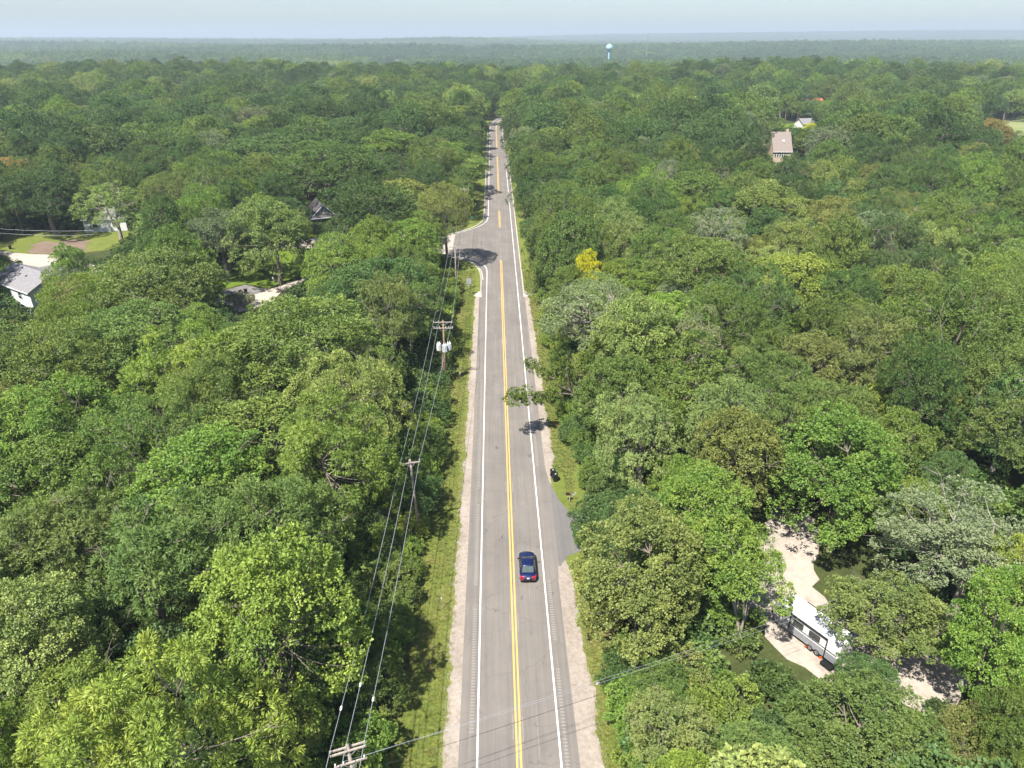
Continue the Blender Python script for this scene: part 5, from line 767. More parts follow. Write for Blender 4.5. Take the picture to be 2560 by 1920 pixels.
def inst_cloud(name, col, pts, idx, rot, scl, tint):
    """one object whose points carry trees (geometry nodes)"""
    me = bpy.data.meshes.new(name)
    me.vertices.add(len(pts)); me.vertices.foreach_set('co', np.asarray(pts, np.float32).ravel())
    def at(nm, ty, data, key):
        a = me.attributes.new(nm, ty, 'POINT'); a.data.foreach_set(key, np.ascontiguousarray(data).ravel())
    at('ix', 'INT', np.asarray(idx, np.int32), 'value')
    at('rz', 'FLOAT_VECTOR', np.column_stack([np.zeros(len(pts)), np.zeros(len(pts)), rot]).astype(np.float32), 'vector')
    at('sc', 'FLOAT_VECTOR', np.asarray(scl, np.float32), 'vector')
    at('tint', 'FLOAT_COLOR', np.column_stack([tint, np.ones(len(pts))]).astype(np.float32), 'color')
    o = bpy.data.objects.new(name, me); COL.objects.link(o)
    g = bpy.data.node_groups.new(name+'_nodes', 'GeometryNodeTree')
    g.interface.new_socket('Geometry', in_out='INPUT', socket_type='NodeSocketGeometry')
    g.interface.new_socket('Geometry', in_out='OUTPUT', socket_type='NodeSocketGeometry')
    gi = g.nodes.new('NodeGroupInput'); go = g.nodes.new('NodeGroupOutput')
    ci = g.nodes.new('GeometryNodeCollectionInfo'); ci.inputs['Collection'].default_value = col
    ci.inputs['Separate Children'].default_value = True; ci.inputs['Reset Children'].default_value = True
    ip = g.nodes.new('GeometryNodeInstanceOnPoints'); ip.inputs['Pick Instance'].default_value = True
    def na(nm, ty):
        a = g.nodes.new('GeometryNodeInputNamedAttribute'); a.data_type = ty; a.inputs['Name'].default_value = nm
        return a.outputs['Attribute']
    g.links.new(gi.outputs[0], ip.inputs['Points']); g.links.new(ci.outputs[0], ip.inputs['Instance'])
    g.links.new(na('ix', 'INT'), ip.inputs['Instance Index'])
    g.links.new(na('rz', 'FLOAT_VECTOR'), ip.inputs['Rotation']); g.links.new(na('sc', 'FLOAT_VECTOR'), ip.inputs['Scale'])
    g.links.new(ip.outputs[0], go.inputs[0])
    md = o.modifiers.new('instances', 'NODES'); md.node_group = g
    return o

rnd = random.Random(11)
def jit(c, k=0.14):
    j = 1+rnd.uniform(-k, k)
    return (c[0]*j*(1+rnd.uniform(-.10, .10)), c[1]*j, c[2]*j*(1+rnd.uniform(-.15, .15)), 1.0)
SPN = {'oak': 'broad_tree', 'maple': 'round_tree', 'walnut': 'feathery_tree', 'cottonwood': 'pale_barked_tree', 'elm': 'slender_tree', 'shrub': 'shrub'}
TREE_OBJS = []
for sp, x, y, rr, hh, c, tg in parse(TREES)+parse(SHRUBS):
    vi = rnd.randrange(len(NEAR[sp])); cm, tm, H0, R0 = NEAR[sp][vi]
    t = empty(SPN[sp], (x, y, float(zg(x, y))), rnd.uniform(0, 6.283))
    t.scale = (rr/R0, rr/R0, hh/H0)
    cr = bpy.data.objects.new('crown', cm); COL.objects.link(cr); cr.parent = t; cr.color = jit(PAL[c])
    tk = bpy.data.objects.new('trunk' if sp != 'shrub' else 'stem', tm); COL.objects.link(tk); tk.parent = t
    TREE_OBJS.append((t, sp, x, y, rr, hh, c, tg))

# woodland beyond the trees that can be told apart
T_mid = []
for k, (sp, sd) in enumerate((('oak', 1), ('oak', 2), ('maple', 3), ('maple', 4), ('walnut', 5), ('cottonwood', 6), ('elm', 7), ('elm', 8), ('shrub', 9), ('shrub', 10), ('bigoak', 11), ('bigoak', 12), ('bigoak', 13))):
    T_mid.append(gen_tree(500+sd, **(SPEC[sp] if sp == 'bigoak' else lod(sp, 0.25 if sp == 'shrub' else 0.36, 1.75))))
col_mid = mass_objs('woodland_tree', T_mid, M['leaf_mass'])
MIDX = {'oak': (0, 1), 'maple': (2, 3), 'walnut': (4,), 'cottonwood': (5,), 'elm': (6, 7), 'shrub': (8, 9), 'bigoak': (10, 11, 12)}
P_ = []; I_ = []; S_ = []; C_ = []
occ = {}
def occ_add(x, y, r):
    occ.setdefault((int(x//12), int(y//12)), []).append((x, y, r))
def occ_hit(x, y, r, f):
    i, j = int(x//12), int(y//12)
    for a in (-1, 0, 1):
        for b in (-1, 0, 1):
            for (u, v, q) in occ.get((i+a, j+b), ()):
                if (x-u)**2+(y-v)**2 < (f*(r+q))**2: return True
    return False
def put(sp, x, y, rr, hh, col):
    p = SPEC[sp]
    P_.append((x, y, float(zg(x, y)))); I_.append(rnd.choice(MIDX[sp])); S_.append((rr/p['rx'], rr/p['rx'], hh/p['H'])); C_.append(jit(col)[:3])
for (t, sp, x, y, rr, hh, c, tg) in TREE_OBJS: occ_add(x, y, rr)
for sp, x, y, rr, hh, c, tg in parse(TREES_MASS)+parse(SHRUBS_MASS):
    put(sp, x, y, rr, hh, PAL[c]); occ_add(x, y, rr)
rs = np.random.default_rng(21)
CLEARINGS = [(121, 300, 124, 332, 9), (215, 505, 226, 520, 10), (165, 395, 175, 440, 17), (300, 400, 400, 450, 48), (262, 350, 330, 370, 16), (244, 338, 252, 344, 8), (-47, 205, -50, 222, 8), (-112, 200, -108, 212, 9)]
def cleared(x, y, r):
    for x0, y0, x1, y1, q in CLEARINGS:
        dx, dy = x1-x0, y1-y0; t = max(0, min(1, ((x-x0)*dx+(y-y0)*dy)/(dx*dx+dy*dy)))
        if math.hypot(x-x0-dx*t, y-y0-dy*t) < q: return True
    return False
# houses deeper in the wood keep a sight line open towards the road side
def vnoise(x, y, s, G=np.random.default_rng(5).random((64, 64))):
    u, v = x/s, y/s; i, j = math.floor(u), math.floor(v); a, b = u-i, v-j
    a = a*a*(3-2*a); b = b*b*(3-2*b)
    q = lambda m, n: G[m % 64, n % 64]
    return (q(i, j)*(1-a)+q(i+1, j)*a)*(1-b)+(q(i, j+1)*(1-a)+q(i+1, j+1)*a)*b
# open views the photograph shows: tree tops stay below the lines from the road's air space to these places (x, y, z, half width)
VIEWS = [(118.5, 304, 6.8, 6), (220, 517, 14.5, 9), (170, 420, 7.5, 12), (300, 410, 7.2, 30), (248, 345, 7.0, 9), (-36, 266, 9.0, 4), (-51, 207, 5.0, 5)]
def sight(x, y, r_):
    lim = 99.0
    for X, Y, Z, hw in VIEWS:
        if y > Y-2: continue
        t = y/Y
        if abs(x-(-1.55+(X+1.55)*t)) < hw*t+r_*0.9:
            lim = min(lim, 54.3+(Z-54.3)*t-float(zg(x, y)))
    return lim
CH = np.array([0, 0, 0, 0, 9, 9, 9, 9, 1, 1, 1, 2, 10, 3])
for pas, (ra, rb, cnt) in enumerate(((6.2, 9.0, 5200), (4.4, 6.0, 14000), (3.2, 4.4, 14000))):
    yy = np.sqrt(rs.uniform(225**2, 850**2, cnt)); hw = 0.74*yy+30; xx = rs.uniform(-1, 1, cnt)*hw
    rr_ = rs.uniform(ra, rb, cnt); uu = rs.random((cnt, 4))
    for x, y, r_, u in zip(xx, yy, rr_, uu):
        xc = float(cx_road(y)) if y < 620 else 58+(y-620)*0.61
        if (x > xc and x-xc < 4.3+r_*0.72) or (x <= xc and xc-x < 6.6+r_*0.85): continue
        if cleared(x, y, r_) or occ_hit(x, y, r_, (0.84, 0.80, 0.74)[pas]): continue
        sp = ('oak', 'oak', 'maple', 'elm', 'walnut', 'cottonwood')[int(u[0]*6)] if u[0] < .95 else 'cottonwood'
        if pas == 0: sp = 'bigoak'
        n = vnoise(x, y, 45.0)
        ci = CH[min(13, int((0.72*u[1]+0.28*n)*14))]
        if sp == 'cottonwood' and u[2] < .4: ci = 5
        hh = SPEC[sp]['H']*(0.72+0.3*r_/SPEC[sp]['rx'])*((0.80+0.42*u[3]) if pas == 0 else (0.72+0.4*u[3]))
        hm_ = sight(x, y, r_)
        if hh > hm_:
            if hm_ < 5 or r_ > 6: continue
            hh = hm_
        put(sp, x, y, r_, hh, PAL[ci]); occ_add(x, y, r_)
# undergrowth under and between the near trees
o = inst_cloud('woodland', col_mid, P_, I_, rs.uniform(0, 6.28, len(P_)), S_, np.array(C_))
tag(o, 'mass of green woodland trees stretching back over the ridge', 'woodland', kind='stuff')
n_mid = len(P_)
P_ = []; I_ = []; S_ = []; C_ = []
ux = rs.uniform(-1, 1, 4800); uy = np.sqrt(rs.uniform(20**2, 230**2, 4800)); uu = rs.random((4800, 3))
PATCH = [[(-72, 150), (-38, 150), (-38, 204), (-66, 204)], [(-138, 160), (-98, 160), (-98, 204), (-138, 204)]]
for a, y, u in zip(ux, uy, uu):
    x = a*(0.74*y+34)
    if -13.5 < x < (9.6 if not 60 < y < 84 else 13.5): continue
    if x < 0 and 168 < y < 208 and x > -24: continue
    if any(p[0][0] < x < p[1][0] and p[0][1] < y < p[2][1] for p in PATCH): continue
    if 23.5 < x < 43 and 42 < y < 73: continue
    if -100 < x < -44 and 134 < y < 172: continue
    r_ = 1.2+1.6*u[0]
    put('shrub', x, y, r_, r_*(1.0+u[1]), PAL[(0, 9, 9, 1)[int(u[2]*4)]])
o = inst_cloud('undergrowth', col_mid, P_, I_, rs.uniform(0, 6.28, len(P_)), S_, np.array(C_))
tag(o, 'dark green undergrowth covering the woodland floor', 'undergrowth', kind='stuff')

# far forest to the horizon: groves of small crowns
def gen_grove(seed, n=13, size=30.0):
    rg = np.random.default_rng(seed); parts = []
    for k in range(n):
        T = gen_tree(seed*50+k, H=14*rg.uniform(.65, 1.4), base=2.0, rx=5.2*rg.uniform(.8, 1.2), n_lobes=11, lobe=2.3, tufts=5, leaves=2, tuft_r=.7, ll=1.7, lw=1.3, droop=.1, irregular=.3)
        off = np.array([rg.uniform(-.5, .5)*size, rg.uniform(-.5, .5)*size, 0])
        b0 = np.clip(.5+rg.normal()*.45, 0, 1)
        parts.append((T[0]+off, T[1], np.clip(b0+0.35*(T[2]-.5), 0, 1)))
    return (np.concatenate([p[0] for p in parts]), np.concatenate([p[1] for p in parts]), np.concatenate([p[2] for p in parts]), np.zeros((4, 3)), np.zeros((0, 4), int))
col_far = mass_objs('far_grove', [gen_grove(s) for s in (31, 32, 33, 34, 35)], M['leaf_mass'])
FARH = [(-229, 1885), (-66, 2600), (322, 1880)]
P_ = []; I_ = []; S_ = []; C_ = []
for ya, yb, spc, sc in ((800, 2200, 24, 1.0), (2200, 4800, 36, 1.45), (4800, 10500, 75, 2.6)):
    y = ya
    while y < yb:
        hw = 0.76*y+120
        for x in np.arange(-hw, hw, spc):
            xj, yj = x+rs.uniform(-.5, .5)*spc, y+rs.uniform(-.5, .5)*spc
            n = vnoise(xj, yj, 330.0); n2 = vnoise(xj+999, yj, 120.0)
            if n2 < 0.10 or any(abs(xj-hx) < 40 and -420 < yj-hy < 12 for hx, hy in FARH): continue
            zs = sc*(0.9 if sc < 2 else 0.62)
            P_.append((xj, yj, float(zg(xj, yj)))); I_.append(int(rs.integers(0, 5))); S_.append((sc, sc, zs*rs.uniform(.85, 1.2)))
            k = 0.42*rs.random()+0.58*n
            C_.append(jit(PAL[(0, 0, 0, 9, 9, 1, 10)[min(6, int(k*7))]], .28)[:3])
        y += spc
o = inst_cloud('distant_forest', col_far, P_, I_, rs.uniform(0, 6.28, len(P_)), S_, np.array(C_))
tag(o, 'hazy blue-green forest canopy reaching to the horizon', 'forest', kind='stuff')
print('woodland', n_mid, 'far groves', len(P_))
# ------------------------------------------------------------------ materials of the built things
M['navy'] = plain('navy_paint', (0.008, 0.015, 0.09), 0.28, 0.35, noise=0.05, coat=0.8, spec=0.5)
M['glass'] = plain('dark_glass', (0.018, 0.026, 0.026), 0.06, 0.0, noise=0.2, spec=0.9)
M['glass_rear'] = plain('tinted_glass', (0.075, 0.10, 0.09), 0.08, 0.0, noise=0.3, scale=2.0, spec=0.9)
M['black'] = plain('black_plastic', (0.012, 0.012, 0.013), 0.5, noise=0.2)
M['rubber'] = plain('rubber', (0.02, 0.02, 0.02), 0.85, noise=0.2)
M['silver'] = plain('silver', (0.55, 0.56, 0.58), 0.3, 0.8, noise=0.08)
M['chrome'] = plain('chrome', (0.75, 0.77, 0.8), 0.15, 0.9, noise=0.04)
M['redlamp'] = plain('red_lamp', (0.50, 0.012, 0.02), 0.25, noise=0.15, scale=12, spec=0.6)
M['clearlamp'] = plain('clear_lamp', (0.6, 0.62, 0.64), 0.15, noise=0.1, spec=0.6)
M['white'] = plain('white_paint', (0.78, 0.78, 0.77), 0.45, noise=0.05, scale=1.5)
M['rvwhite'] = plain('trailer_white', (0.74, 0.74, 0.73), 0.4, noise=0.06, scale=0.8)
M['rvgrey'] = plain('trailer_grey', (0.26, 0.27, 0.29), 0.45, noise=0.08, scale=0.8)
M['rvroof'] = plain('trailer_roof', (0.68, 0.69, 0.70), 0.6, noise=0.12, scale=0.9)
M['orange'] = plain('orange_plastic', (0.65, 0.10, 0.02), 0.5, noise=0.1)
M['pole'] = plain('pole_wood', (0.30, 0.255, 0.21), 0.9, noise=0.3, scale=3.0, bump=0.3)
M['pole_brown'] = plain('pole_wood_brown', (0.30, 0.205, 0.135), 0.9, noise=0.25, scale=3.0, bump=0.3)
M['arm'] = plain('arm_wood', (0.42, 0.36, 0.31), 0.9, noise=0.25, scale=4.0)
M['steel'] = plain('galvanised', (0.45, 0.46, 0.47), 0.45, 0.6, noise=0.1)
M['transformer'] = plain('transformer_grey', (0.62, 0.64, 0.65), 0.45, noise=0.06)
M['porcelain'] = plain('porcelain', (0.70, 0.68, 0.66), 0.3, noise=0.08)
M['wire'] = plain('aluminium_wire', (0.50, 0.52, 0.53), 0.4, 0.5, noise=0.1)
M['cable'] = plain('black_cable', (0.03, 0.03, 0.032), 0.6, noise=0.1)
M['signgreen'] = plain('sign_green', (0.01, 0.30, 0.20), 0.5, noise=0.05)
M['signred'] = plain('sign_red', (0.50, 0.02, 0.02), 0.5, noise=0.05)
M['signback'] = plain('sign_back', (0.42, 0.46, 0.48), 0.5, 0.3, noise=0.15)
M['siding_white'] = plain('white_siding', (0.72, 0.72, 0.71), 0.6, noise=0.05, scale=1.0)
M['siding_blue'] = plain('blue_siding', (0.155, 0.20, 0.27), 0.7, noise=0.1, scale=1.0)
M['stone_beige'] = plain('beige_stone', (0.50, 0.40, 0.29), 0.85, noise=0.25, scale=2.5, bump=0.4)
M['brick_red'] = plain('red_brick', (0.34, 0.13, 0.09), 0.85, noise=0.2, scale=4)
M['shingle_grey'] = plain('grey_shingle', (0.23, 0.22, 0.225), 0.9, noise=0.18, scale=2.5, bump=0.4)
M['shingle_dark'] = plain('dark_shingle', (0.09, 0.08, 0.085), 0.9, noise=0.25, scale=2.5, bump=0.4)
M['shingle_brown'] = plain('brown_shingle', (0.25, 0.205, 0.18), 0.9, noise=0.12, scale=2.5, bump=0.4)
M['shingle_red'] = plain('red_roof', (0.55, 0.13, 0.07), 0.8, noise=0.12, scale=2.5, bump=0.4)
M['tower_blue'] = plain('tower_blue', (0.36, 0.62, 0.74), 0.5, noise=0.04, scale=0.2)
M['mast'] = plain('mast_steel', (0.35, 0.33, 0.34), 0.6, noise=0.1)

def rounded(w, h, r, n=5):
    """rounded rectangle outline centred on 0"""
    pts = []
    for cx, cyy, a0 in ((w/2-r, h/2-r, 0), (-w/2+r, h/2-r, 90), (-w/2+r, -h/2+r, 180), (w/2-r, -h/2+r, 270)):
        for k in range(n+1):
            a = R(a0+90*k/n); pts.append((cx+r*math.cos(a), cyy+r*math.sin(a)))
    return pts

# ------------------------------------------------------------------ car
def loft(name, rings, mat, parent, smooth=True, cap=True):
    n = len(rings[0]); b = MB()
    V = [p for r_ in rings for p in r_]; F = []
    for i in range(len(rings)-1):
        for k in range(n-1):
            F.append((i*n+k, i*n+k+1, (i+1)*n+k+1, (i+1)*n+k))
    if cap:
        F.append(tuple(range(n))); F.append(tuple((len(rings)-1)*n+k for k in reversed(range(n))))
    b.add(V, F)
    return b.build(name, mat, parent, smooth=smooth)

def wheel(parent, x, y, r=0.33, w=0.21):
    t = MB().lathe([(r*0.6, -w/2), (r*0.95, -w/2), (r, -w*0.36), (r, w*0.36), (r*0.95, w/2), (r*0.6, w/2)], (0, 0, 0), 20, 'x').build('wheel', M['rubber'], parent, smooth=False, loc=(x, y, r))
    rim = MB()
    rim.lathe([(0.05, -w*0.42), (r*0.62, -w*0.42), (r*0.62, w*0.42), (0.05, w*0.42)], (0, 0, 0), 16, 'x')
    for k in range(5):
        a = 6.283*k/5
        for s in (-1, 1):
            rim.box((s*w*0.45, math.cos(a)*r*0.33, math.sin(a)*r*0.33), (0.03, 0.06, r*0.5), rot=(-(a-math.pi/2), 0, 0))
    rim.build('rim', M['silver'], t)
    return t

def make_car(loc, label):
    t = empty('car', loc); tag(t, label, 'car')
    #       y     halfw  zsill zbelt  ztop(center of deck)
    st = [(0.00, 0.60, 0.38, 0.62, 0.66), (0.06, 0.78, 0.30, 0.78, 0.84), (0.20, 0.86, 0.24, 0.90, 0.98), (0.55, 0.895, 0.22, 0.93, 1.03), (1.0, 0.90, 0.21, 0.94, 1.04),
          (1.6, 0.90, 0.20, 0.93, 1.0), (2.4, 0.90, 0.20, 0.91, 0.98), (3.0, 0.90, 0.20, 0.89, 0.97), (3.35, 0.895, 0.20, 0.86, 0.95), (3.9, 0.88, 0.21, 0.78, 0.87), (4.3, 0.83, 0.23, 0.66, 0.77), (4.5, 0.72, 0.27, 0.56, 0.66), (4.6, 0.52, 0.34, 0.48, 0.54)]
    rings = []
    for y, w, zs, zb, zt in st:
        half = [(w*0.86, zs), (w*0.99, zs+0.10), (w, (zs+zb)/2), (w*0.985, zb-0.06), (w*0.93, zb), (w*0.70, zb+(zt-zb)*0.6), (w*0.35, zb+(zt-zb)*0.92), (0, zt)]
        full = half + [(-a, z) for a, z in half[-2::-1]]
        rings.append([(a, y, z) for a, z in full])
    # wheel arches are cut by dark liners behind the wheels
    body = loft('body', rings, M['navy'], t)
    MB().box((0, 2.3, 0.22), (1.62, 4.3, 0.14)).build('underbody', M['black'], t)
    # greenhouse: rear deck y=0.75 .. cowl y=3.35, roof y=1.45..2.55
    def gl_(name, pts, mat): return MB().add(pts, [tuple(range(len(pts)))]) if False else None
    def slab(name, a, b_, c, d, mat, th=0.02, parent=t):
        q = MB(); A, B, C_, D = [Vector(v) for v in (a, b_, c, d)]
        n = (B-A).cross(D-A).normalized()
        q.add([A, B, C_, D, A-n*th, B-n*th, C_-n*th, D-n*th], [(0, 1, 2, 3), (7, 6, 5, 4), (0, 4, 5, 1), (1, 5, 6, 2), (2, 6, 7, 3), (3, 7, 4, 0)])
        return q.build(name, mat, parent)
    zr, zd, zc = 1.42, 1.045, 0.965
    rl = [(-0.56, 1.38, zr-.015), (0.56, 1.38, zr-.015), (0.58, 2.55, zr-.02), (-0.58, 2.55, zr-.02)]
    # roof: curved panel
    rr_ = []
    for y, w, z in ((1.22, 0.55, zr-0.055), (1.45, 0.58, zr), (1.9, 0.605, zr+0.02), (2.35, 0.605, zr+0.008), (2.62, 0.59, zr-0.045)):
        rr_.append([(w, y, z-0.05), (w*0.93, y, z), (w*0.5, y, z+0.03), (0, y, z+0.04), (-w*0.5, y, z+0.03), (-w*0.93, y, z), (-w, y, z-0.05)])
    loft('roof', rr_, M['navy'], t, cap=True)
    slab('rear_window', (-0.64, 0.62, zd), (0.64, 0.62, zd), (0.55, 1.25, zr-0.03), (-0.55, 1.25, zr-0.03), M['glass_rear'])
    slab('windshield', (0.72, 3.36, zc-0.02), (-0.72, 3.36, zc-0.02), (-0.58, 2.58, zr-0.05), (0.58, 2.58, zr-0.05), M['glass'])
    for s in (-1, 1):
        a = [(s*0.84, 1.05, 0.94), (s*0.86, 1.98, 0.93), (s*0.615, 1.98, zr-0.05), (s*0.58, 1.30, zr-0.06)]
        c = [(s*0.86, 2.02, 0.93), (s*0.84, 3.12, 0.90), (s*0.60, 2.55, zr-0.07), (s*0.615, 2.02, zr-0.05)]
        for q in (a, c):
            if s > 0: slab('side_window', *q, M['glass'])
            else: slab('side_window', *q[::-1], M['glass'])
        # pillars
        p = MB(); p.tube([(s*0.70, 0.66, 1.03), (s*0.565, 1.28, zr-0.03)], [0.075, 0.05], 5); p.build('pillar', M['navy'], t, True)
        p = MB(); p.tube([(s*0.77, 3.33, 0.93), (s*0.59, 2.58, zr-0.04)], [0.05, 0.04], 5); p.build('pillar', M['navy'], t, True)
        p = MB(); p.tube([(s*0.85, 2.0, 0.92), (s*0.605, 2.0, zr-0.03)], 0.035, 5); p.build('pillar', M['black'], t)
        m_ = MB(); m_.box((s*1.0, 2.93, 0.99), (0.20, 0.12, 0.14), taper=0.8); m_.box((s*0.90, 2.95, 0.94), (0.14, 0.05, 0.05)); m_.build('mirror', M['navy'], t, bevel=0.015)
        MB().add([(s*0.50, 0.01, 0.70), (s*0.80, 0.10, 0.72), (s*0.885, 0.36, 0.80), (s*0.86, 0.33, 0.94), (s*0.76, 0.07, 0.90), (s*0.44, -0.005, 0.86)], [(0, 1, 4, 5), (1, 2, 3, 4)]) if False else None
        tl = MB(); tl.prism([(s*0.42, -0.03), (s*0.78, 0.05), (s*0.915, 0.36), (s*0.85, 0.38), (s*0.72, 0.16), (s*0.42, 0.10)], 'z', 0.74, 0.93); tl.build('taillight', M['redlamp'], t, bevel=0.01)
        hl = MB(); hl.prism([(s*0.52, 4.47), (s*0.74, 4.36), (s*0.845, 4.10), (s*0.78, 4.12), (s*0.68, 4.28), (s*0.50, 4.38)], 'z', 0.56, 0.655); hl.build('headlight', M['clearlamp'], t, bevel=0.01)
        rf_ = MB(); rf_.prism([(s*0.50, -0.045), (s*0.78, 0.02), (s*0.78, 0.06), (s*0.50, 0.02)], 'z', 0.56, 0.63); rf_.build('bumper_reflector', M['redlamp'], t)
        for y in (0.78, 3.68): wheel(t, s*0.79, y)
    MB().box((0, -0.025, 0.86), (1.0, 0.03, 0.035)).build('chrome_strip', M['chrome'], t, bevel=0.01)
    MB().box((0, 0.0, 0.76), (0.62, 0.05, 0.16)).build('plate_recess', M['black'], t)
    MB().box((0, -0.035, 0.765), (0.30, 0.015, 0.15)).build('licence_plate', M['white'], t)
    MB().lathe([(0.01, -0.01), (0.06, -0.01), (0.06, 0.01), (0.01, 0.01)], (0, -0.045, 0.885), 14, 'y').build('badge', M['chrome'], t)
    MB().box((0, 0.02, 0.45), (1.3, 0.10, 0.10)).build('bumper', M['black'], t, bevel=0.02)
    return t
car = make_car((1.66, 59.35, float(zg(0, 61))+0.03), 'dark blue sedan driving away in the right-hand lane')
car.rotation_euler.x = 0.02
c2 = copy_tree(car); c2['label'] = 'pale distant car approaching on the road near the far bend'
c2.location = (1.75, 452, float(zg(0, 452))+0.03); c2.name = 'car'
M['carwhite'] = plain('white_car_paint', (0.66, 0.66, 0.66), 0.3, noise=0.05, coat=0.6)
for ch in c2.children:
    if ch.type == 'MESH' and ch.data.materials and ch.data.materials[0] is M['navy']:
        ch.data = ch.data.copy(); ch.data.materials[0] = M['carwhite']
c2['label'] = 'small white car far up the road near the bend'

# ------------------------------------------------------------------ travel trailer
def make_trailer():
    A = Vector((25.95, 53.45)); u = Vector((0.53, -0.848)).normalized(); v = Vector((0.848, 0.53)).normalized()
    t = empty('travel_trailer', (A.x, A.y, float(zg(A.x, A.y))), math.atan2(u.y, u.x))
    tag(t, 'white and grey travel trailer with black windows parked on the pale gravel', 'trailer')
    # local: x along the length from the nose (0..7.4), y 0..2.4 away from the camera side, z up
    L, W = 7.4, 2.4
    prof = [(0.55, 0.55), (0.18, 0.95), (0.02, 1.6), (0.06, 2.2), (0.28, 2.62), (0.75, 2.86), (L-0.12, 2.86), (L, 2.7), (L, 0.55)]
    MB().prism([(x, z) for x, z in prof], 'y', 0, W).build('body', M['rvwhite'], t, bevel=0.03)
    MB().prism([(0.62, 0.50), (0.22, 0.93), (0.07, 1.28), (L+0.015, 1.28), (L+0.015, 0.50)], 'y', -0.02, W+0.02).build('lower_panel', M['rvgrey'], t)
    MB().box((L/2+0.15, W/2, 0.52), (L-0.5, W-0.02, 0.10)).build('skirt', M['black'], t)
    rf_ = MB(); rf_.prism([(0.30, 2.66), (0.76, 2.885), (L-0.1, 2.885), (L-0.1, 2.84), (0.8, 2.84)], 'y', 0.06, W-0.06); rf_.build('roof', M['rvroof'], t)
    for x0, w, z0, h in ((1.05, 0.95, 1.98, 0.62), (2.95, 1.15, 1.98, 0.72), (4.75, 1.2, 1.98, 0.72)):
        MB().prism([(x0+a, z0+b) for a, b in rounded(w, h, 0.12)], 'y', -0.03, 0.02).build('window', M['glass'], t)
    MB().box((L*0.5, -0.025, 1.52), (L-0.4, 0.03, 0.07)).build('belt_stripe', M['black'], t)
    # awning roll with two arms
    MB().tube([(2.05, -0.12, 2.74), (6.1, -0.12, 2.74)], 0.085, 8).build('awning_roll', M['black'], t)
    for x in (2.08, 6.07):
        MB().box((x, -0.10, 1.66), (0.09, 0.07, 2.1)).build('awning_arm', M['black'], t)
    rl = MB(); rl.tube([(2.0, W+0.10, 2.80), (7.1, W+0.10, 2.80)], 0.07, 6); rl.build('awning_rail', M['black'], t)
    for x in (2.4, 4.4, 6.4):
        MB().box((x, W+0.02, 2.80), (0.08, 0.24, 0.06)).build('rail_bracket', M['black'], t)
    MB().box((2.75, 1.35, 2.95), (0.55, 0.55, 0.14), taper=0.9).build('roof_vent', M['white'], t, bevel=0.02)
    MB().box((4.6, 1.2, 3.0), (0.95, 0.75, 0.24), taper=0.88).build('air_conditioner', M['rvroof'], t, bevel=0.03)
    for x in (4.55, 5.30):
        w = wheel(t, 0, 0, 0.36, 0.24); w.rotation_euler.z = math.pi/2; w.location = (x, 0.10, 0.36)
        w2 = wheel(t, 0, 0, 0.36, 0.24); w2.rotation_euler.z = math.pi/2; w2.location = (x, W-0.1, 0.36)
    for x in (4.12, 5.72):
        MB().prism([(x-0.16, 0.02), (x+0.16, 0.02), (x+0.02, 0.24)], 'y', 0.0, 0.2).build('wheel_chock', M['orange'], t)
    MB().box((6.75, -0.45, 0.33), (1.15, 0.5, 0.32)).build('entry_step', M['black'], t, bevel=0.02)
    tg = MB(); tg.tube([(0.6, 0.5, 0.55), (-0.75, W/2, 0.52)], 0.06, 6); tg.tube([(0.6, W-0.5, 0.55), (-0.75, W/2, 0.52)], 0.06, 6); tg.tube([(-0.7, W/2, 0.52), (-0.7, W/2, 0.0)], 0.05, 6); tg.build('tow_hitch', M['black'], t)
make_trailer()

# ------------------------------------------------------------------ bins, mailboxes, posts, litter
def bin_(loc, rz, label, group, sticker=True):
    t = empty('wheeled_bin', (loc[0], loc[1], float(zg(*loc))+0.02), rz); tag(t, label, 'bin', group)
    b = MB(); b.add([(-.26, -.30, .06), (.26, -.30, .06), (.26, .24, .06), (-.26, .24, .06), (-.31, -.36, .98), (.31, -.36, .98), (.31, .36, .98), (-.31, .36, .98)], [(3, 2, 1, 0), (4, 5, 6, 7), (0, 1, 5, 4), (1, 2, 6, 5), (2, 3, 7, 6), (3, 0, 4, 7)])
    b.build('bin_body', M['black'], t, bevel=0.02)
    l = MB(); l.prism([(-.40, .98), (-.36, 1.05), (0, 1.10), (.34, 1.06), (.38, .99)], 'x', -.34, .34); l.build('lid', M['black'], t, bevel=0.015)
    MB().tube([(-.28, .42, .95), (.28, .42, .95)], 0.025, 6).build('handle', M['black'], t)
    for s in (-1, 1):
        MB().lathe([(0.02, -.03), (.13, -.03), (.13, .03), (.02, .03)], (s*.27, .28, .13), 12, 'x').build('wheel', M['rubber'], t)
    if sticker: MB().lathe([(0.005, 0), (.09, 0), (.09, .012), (.005, .012)], (0.02, -.05, 1.095), 14).build('sticker', M['white'], t)
    return t
bin_((5.85, 79.5), 0.15, 'black wheeled bin farther from the driveway, beside its twin on the gravel', 'bins on the gravel shoulder')
bin_((6.1, 78.55), 0.1, 'black wheeled bin nearer the driveway mouth, in front of its twin', 'bins on the gravel shoulder')
bin_((-56.4, 150.6), 0.6, 'black wheeled bin standing on the cracked grey driveway', None, False)
bin_((-128.6, 186.2), 0.4, 'black bin on the lawn by the pale lane at the picture edge', None)
bx = empty('recycling_box', (-56.8, 149.0, float(zg(-56.8, 149))+0.02), 0.6); tag(bx, 'small white box in front of the bin on the driveway', 'box')
b = MB(); b.box((0, 0, .22), (.85, .55, .44), taper=1.06); b.build('box_body', M['white'], bx, bevel=0.02)
MB().box((0, 0, .46), (.95, .64, .05)).build('rim', M['white'], bx, bevel=0.01)

